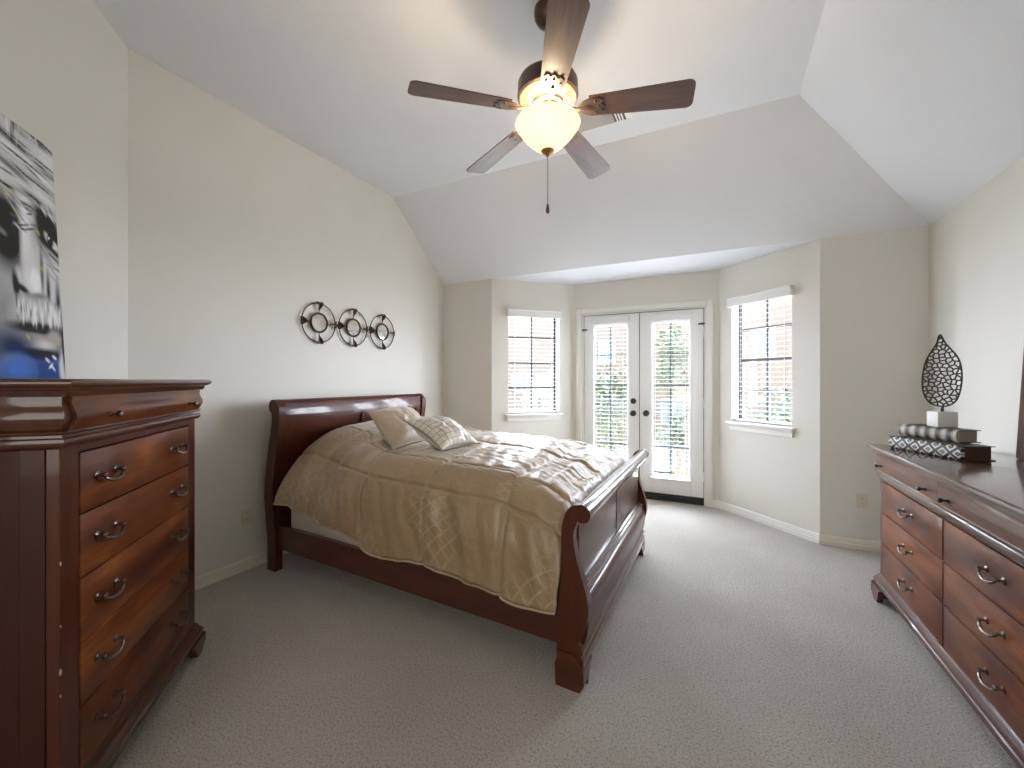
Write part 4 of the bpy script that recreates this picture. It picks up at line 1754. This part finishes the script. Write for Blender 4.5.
yaw = radians(26.32) - radians(36)
obj('pierced_leaf', leaf_mesh(), M['black'], leafs, rotz=yaw)
bm = BM()
tube(bm, [(0.0, 0, .080), (0.001, 0, .098), (.003, 0, .114)], [.0075, .006, .004], 10)
obj('stem', bm, M['black'], leafs, rotz=yaw)

# framed mirror leaning on the wall at the back of the dresser
mir = thing('dresser_mirror', 'cherry framed mirror standing on the dresser at the right picture edge', 'mirror', (1.318, 2.478, DT), radians(-90))
Wm, Hm, fw = .47, .80, .07
tl = Matrix.Rotation(radians(-2.9), 4, 'X')


def tilted(fn):
    t = bmesh.new()
    fn(t)
    bm = BM()
    merge(bm, t, tl)
    return bm


def fr(t):
    box(t, -Wm, -Wm + fw, -.012, .010, 0, Hm, .006)
    box(t, Wm - fw, Wm, -.012, .010, 0, Hm, .006)
    box(t, -Wm + fw, Wm - fw, -.012, .010, 0, fw, .006)
    box(t, -Wm + fw, Wm - fw, -.012, .010, Hm - fw, Hm, .006)


obj('frame', tilted(fr), M['wood_z'], mir)
obj('inner_bead', tilted(lambda t: [box(t, -Wm + fw - .006, -Wm + fw + .006, -.018, -.008, fw, Hm - fw, .003), box(t, Wm - fw - .006, Wm - fw + .006, -.018, -.008, fw, Hm - fw, .003),
                                   box(t, -Wm + fw - .006, Wm - fw + .006, -.018, -.008, fw - .006, fw + .006, .003), box(t, -Wm + fw - .006, Wm - fw + .006, -.018, -.008, Hm - fw - .006, Hm - fw + .006, .003)]), M['wood_z'], mir)
obj('mirror_glass', tilted(lambda t: box(t, -Wm + fw, Wm - fw, .0, .004, fw, Hm - fw)), M['mirror'], mir, smooth=0)

# ------------------------------------------------------------------ outside: balcony, street, houses, trees
GZ = -3.0
M['paving'] = paint('pale_concrete', (.72, .68, .65), .08, .9)
M['grass'] = paint('lawn', (.16, .24, .08), .25, .9, .5, 30)
M['rail_iron'] = mat('black_iron', (.03, .035, .04), .5)


def brick_mat():
    m = mat('peach_brick', (.52, .36, .27), .85)
    N, L, b = nodes(m)
    tc = N.new('ShaderNodeTexCoord')
    sp = N.new('ShaderNodeSeparateXYZ')
    L.new(tc.outputs['Object'], sp.inputs[0])
    ad = N.new('ShaderNodeMath'); ad.operation = 'ADD'
    L.new(sp.outputs['X'], ad.inputs[0]); L.new(sp.outputs['Y'], ad.inputs[1])
    cb = N.new('ShaderNodeCombineXYZ')
    L.new(ad.outputs[0], cb.inputs['X']); L.new(sp.outputs['Z'], cb.inputs['Y'])
    br = N.new('ShaderNodeTexBrick')
    br.inputs['Scale'].default_value = 2.2
    br.inputs['Color1'].default_value = (.112, .082, .066, 1)
    br.inputs['Color2'].default_value = (.100, .073, .059, 1)
    br.inputs['Mortar'].default_value = (.125, .10, .085, 1)
    L.new(cb.outputs[0], br.inputs['Vector'])
    L.new(br.outputs['Color'], b.inputs['Base Color'])
    return m


M['brick'] = brick_mat()
M['shingle'] = paint('grey_shingle', (.24, .25, .29), .15, .9, .4, 25)
M['shutter'] = mat('green_grey_shutter', (.17, .25, .24), .6)
M['win_dark'] = mat('dark_window_pane', (.10, .13, .15), .1)
M['bark'] = paint('bark', (.12, .09, .06), .2, .9, .5, 30)


def leaf_mat(name, c0, c1):
    m = mat(name, c0, .6)
    N, L, b = nodes(m)
    v = tex_coord(N, L)
    n = noise_node(N, L, v, 2.2, 3)
    L.new(ramp(N, L, n.outputs[0], [(.35, c0), (.65, c1)]), b.inputs['Base Color'])
    b.inputs['Transmission Weight'].default_value = 0
    return m


M['leaf_a'] = leaf_mat('green_leaves', (.02, .037, .013), (.055, .075, .028))
M['leaf_b'] = leaf_mat('pale_green_leaves', (.03, .05, .02), (.075, .092, .042))

bm = BM()
box(bm, -40, 40, 5.3, 60, GZ - .2, GZ)
struct('ground', bm, M['paving'], smooth=0)
bm = BM()
box(bm, -14, 9, 19.0, 27.0, GZ, GZ + .05)
struct('lawn', bm, M['grass'], smooth=0)
bm = BM()
box(bm, -2.6, 1.0, DY + .16, 6.25, -.18, -.02)
struct('balcony_floor', bm, M['paving'], smooth=0)

rail = thing('balcony_railing', 'black iron balcony railing outside the french doors', 'railing', (-.8, 6.1, -.02))
for zz, th in ((1.03, .022), (.92, .014), (.10, .014)):
    bm = BM()
    box(bm, -1.75, 1.75, -th, th, zz - th * .6, zz + th * .6)
    obj('rail', bm, M['rail_iron'], rail, smooth=0)
for k in range(30):
    x = -1.72 + k * .1186
    bm = BM()
    box(bm, x - .007, x + .007, -.007, .007, .10, 1.02)
    obj('baluster', bm, M['rail_iron'], rail, smooth=0)
for x in (-1.74, 1.74):
    bm = BM()
    box(bm, x - .02, x + .02, -.02, .02, 0, 1.06)
    obj('post', bm, M['rail_iron'], rail, smooth=0)


def house(label, x0, x1, y, top, wins, gable=None):
    h = thing('street_house', label, 'house', ((x0 + x1) / 2, y, GZ))
    cx = (x0 + x1) / 2
    hw = (x1 - x0) / 2
    bm = BM()
    box(bm, -hw, hw, 0, 9, 0, top - GZ)
    obj('wall', bm, M['brick'], h, smooth=0)
    bm = BM()
    zt_ = top - GZ
    prism(bm, [(-.5, zt_), (9.5, zt_), (4.5, zt_ + 3.2)], 'x', -hw - .4, hw + .4)
    obj('roof', bm, M['shingle'], h, smooth=0)
    for (wx, wz, ww, wh, sh) in wins:
        bm = BM()
        a, b_ = wx - cx - ww / 2, wx - cx + ww / 2
        z0_, z1_ = wz - GZ - wh / 2, wz - GZ + wh / 2
        for q in ((a - .06, a, z0_, z1_), (b_, b_ + .06, z0_, z1_), (a - .06, b_ + .06, z1_, z1_ + .08), (a - .1, b_ + .1, z0_ - .1, z0_), ((a + b_) / 2 - .03, (a + b_) / 2 + .03, z0_, z1_), (a, b_, (z0_ + z1_) / 2 - .03, (z0_ + z1_) / 2 + .03)):
            box(bm, q[0], q[1], -.05, .02, q[2], q[3])
        w = obj('window', bm, M['trim'], h, smooth=0)
        bm = BM()
        box(bm, a, b_, -.01, .03, z0_, z1_)
        obj('pane', bm, M['win_dark'], w, smooth=0)
        if sh:
            for xx in (a - .42, b_ + .10):
                bm = BM()
                box(bm, xx, xx + .32, -.05, .0, z0_ - .05, z1_ + .05)
                for k in range(8):
                    zz = z0_ + (z1_ - z0_) * (k + .5) / 8
                    box(bm, xx + .04, xx + .28, -.065, -.05, zz - .03, zz + .03)
                obj('shutter', bm, M['shutter'], h, smooth=0)
    return h


h1 = house('long peach brick house far across the street, seen through every window', -21, 7, 27, 7.5,
           [(-12.6, 1.2, .8, 1.15, True), (-10.3, 1.2, .8, 1.15, True), (-12.4, -1.1, .8, 1.3, False), (-11.4, -1.1, .8, 1.3, False), (-6.5, 3.2, .9, 1.3, False), (-2.5, -.6, 1.2, 1.4, False), (2.2, 3.4, 1.0, 1.4, False)])
# low porch wing with a grey roof, left part of that house front
pw = thing('porch', 'low porch with a grey sloping roof on the brick house front', 'porch', (-9.2, 23.7, GZ))
bm = BM()
prism(bm, [(-1.9, 2.9), (1.9, 2.9), (1.9, 3.1), (.9, 4.6), (-.9, 4.6), (-1.9, 3.1)], 'y', 0, 2.6)
obj('roof', bm, M['shingle'], pw, smooth=0)
for x in (-1.7, 0, 1.7):
    bm = BM()
    box(bm, x - .12, x + .12, .1, .34, 0, 2.9)
    obj('column', bm, M['trim'], pw, smooth=0)


def tree(label, loc, r, hgt, m, n_leaf, seed, squash=.9, group=None):
    rnd = random.Random(seed)
    t = thing('leafy_tree', label, 'tree', (loc[0], loc[1], GZ), 0, group)
    bm = BM()
    ch_ = loc[2] - GZ
    tube(bm, [(0, 0, 0), (.05, .03, ch_ * .5), (0, 0, ch_)], [.16, .12, .07], 8)
    for k in range(7):
        a = k * 2.4
        tube(bm, [(0, 0, ch_ - r * .7), (r * .35 * cos(a), r * .35 * sin(a), ch_ - r * .1), (r * .65 * cos(a), r * .65 * sin(a), ch_ + r * .35 * (k % 3 - .5))], [.06, .04, .02], 6)
    obj('trunk', bm, M['bark'], t)
    bm = BM()
    clumps = [(Vector((rnd.gauss(0, .42), rnd.gauss(0, .42), rnd.gauss(0, .40) * squash)) * r, rnd.uniform(.28, .5) * r) for _ in range(26)]
    for k in range(n_leaf):
        c, cr = rnd.choice(clumps)
        d = Vector((rnd.gauss(0, 1), rnd.gauss(0, 1), rnd.gauss(0, 1)))
        p = c + d.normalized() * cr * rnd.uniform(.6, 1.0) + Vector((0, 0, ch_))
        s = rnd.uniform(.05, .10)
        u = Vector((rnd.gauss(0, 1), rnd.gauss(0, 1), rnd.gauss(0, .6))).normalized()
        w = u.cross(Vector((rnd.gauss(0, 1), rnd.gauss(0, 1), rnd.gauss(0, 1)))).normalized()
        q = [p - u * s, p + w * s * .5, p + u * s, p - w * s * .5]
        bm.faces.new([bm.verts.new(x) for x in q])
    obj('foliage', bm, m, t, smooth=0, recalc=False)
    return t


tree('bushy green tree outside the left french door', (-3.55, 13.5, .55), 1.55, 4, M['leaf_a'], 5200, 1)
tree('pale green tree outside the right french door', (-.95, 15.0, 2.1), 1.15, 4, M['leaf_b'], 3000, 2)
tree('broad green tree filling the lower right window', (1.75, 12.0, -.45), 1.55, 3, M['leaf_b'], 5200, 3)
tree('small dark tree before the brick house, seen through the left window', (-9.9, 21.0, -1.2), 1.0, 3, M['leaf_a'], 2600, 4)
tree('slender young tree on the street beyond the balcony rail', (-1.45, 17.5, -.9), .7, 3, M['leaf_a'], 1800, 5)

car = thing('parked_car', 'grey car parked on the street below the balcony', 'car', (-2.6, 20.0, GZ), radians(8))
M['car_paint'] = mat('grey_car_paint', (.13, .14, .16), .25, .3)
bm = BM()
side = [(-2.1, .35), (2.1, .35), (2.15, .75), (1.95, .92), (1.1, 1.0), (.55, 1.48), (-1.2, 1.50), (-1.95, 1.02), (-2.15, .9)]
rings = []
for yy, k in ((-.88, .93), (-.80, 1.0), (.80, 1.0), (.88, .93)):
    rings.append([(x * (1 if k == 1 else .985), yy * (1 if z < 1.05 else .86), .35 + (z - .35) * k) for x, z in side])
loft(bm, rings)
obj('body', bm, M['car_paint'], car, smooth=25)
bm = BM()
for s in (-1, 1):
    prism(bm, [(-1.15, 1.05), (.85, 1.05), (.45, 1.40), (-1.05, 1.42)], 'y', s * .80 - .03, s * .80 + .03)
obj('side_window', bm, M['win_dark'], car, smooth=0)
for x in (-1.35, 1.35):
    for s in (-1, 1):
        bm = BM()
        lathe(bm, [(.02, -.1), (.30, -.1), (.33, -.06), (.33, .06), (.30, .1), (.02, .1)], 20, (x, s * .80, .33), mtx=Matrix.Rotation(pi / 2, 3, 'X'))
        obj('wheel', bm, M['black'], car)
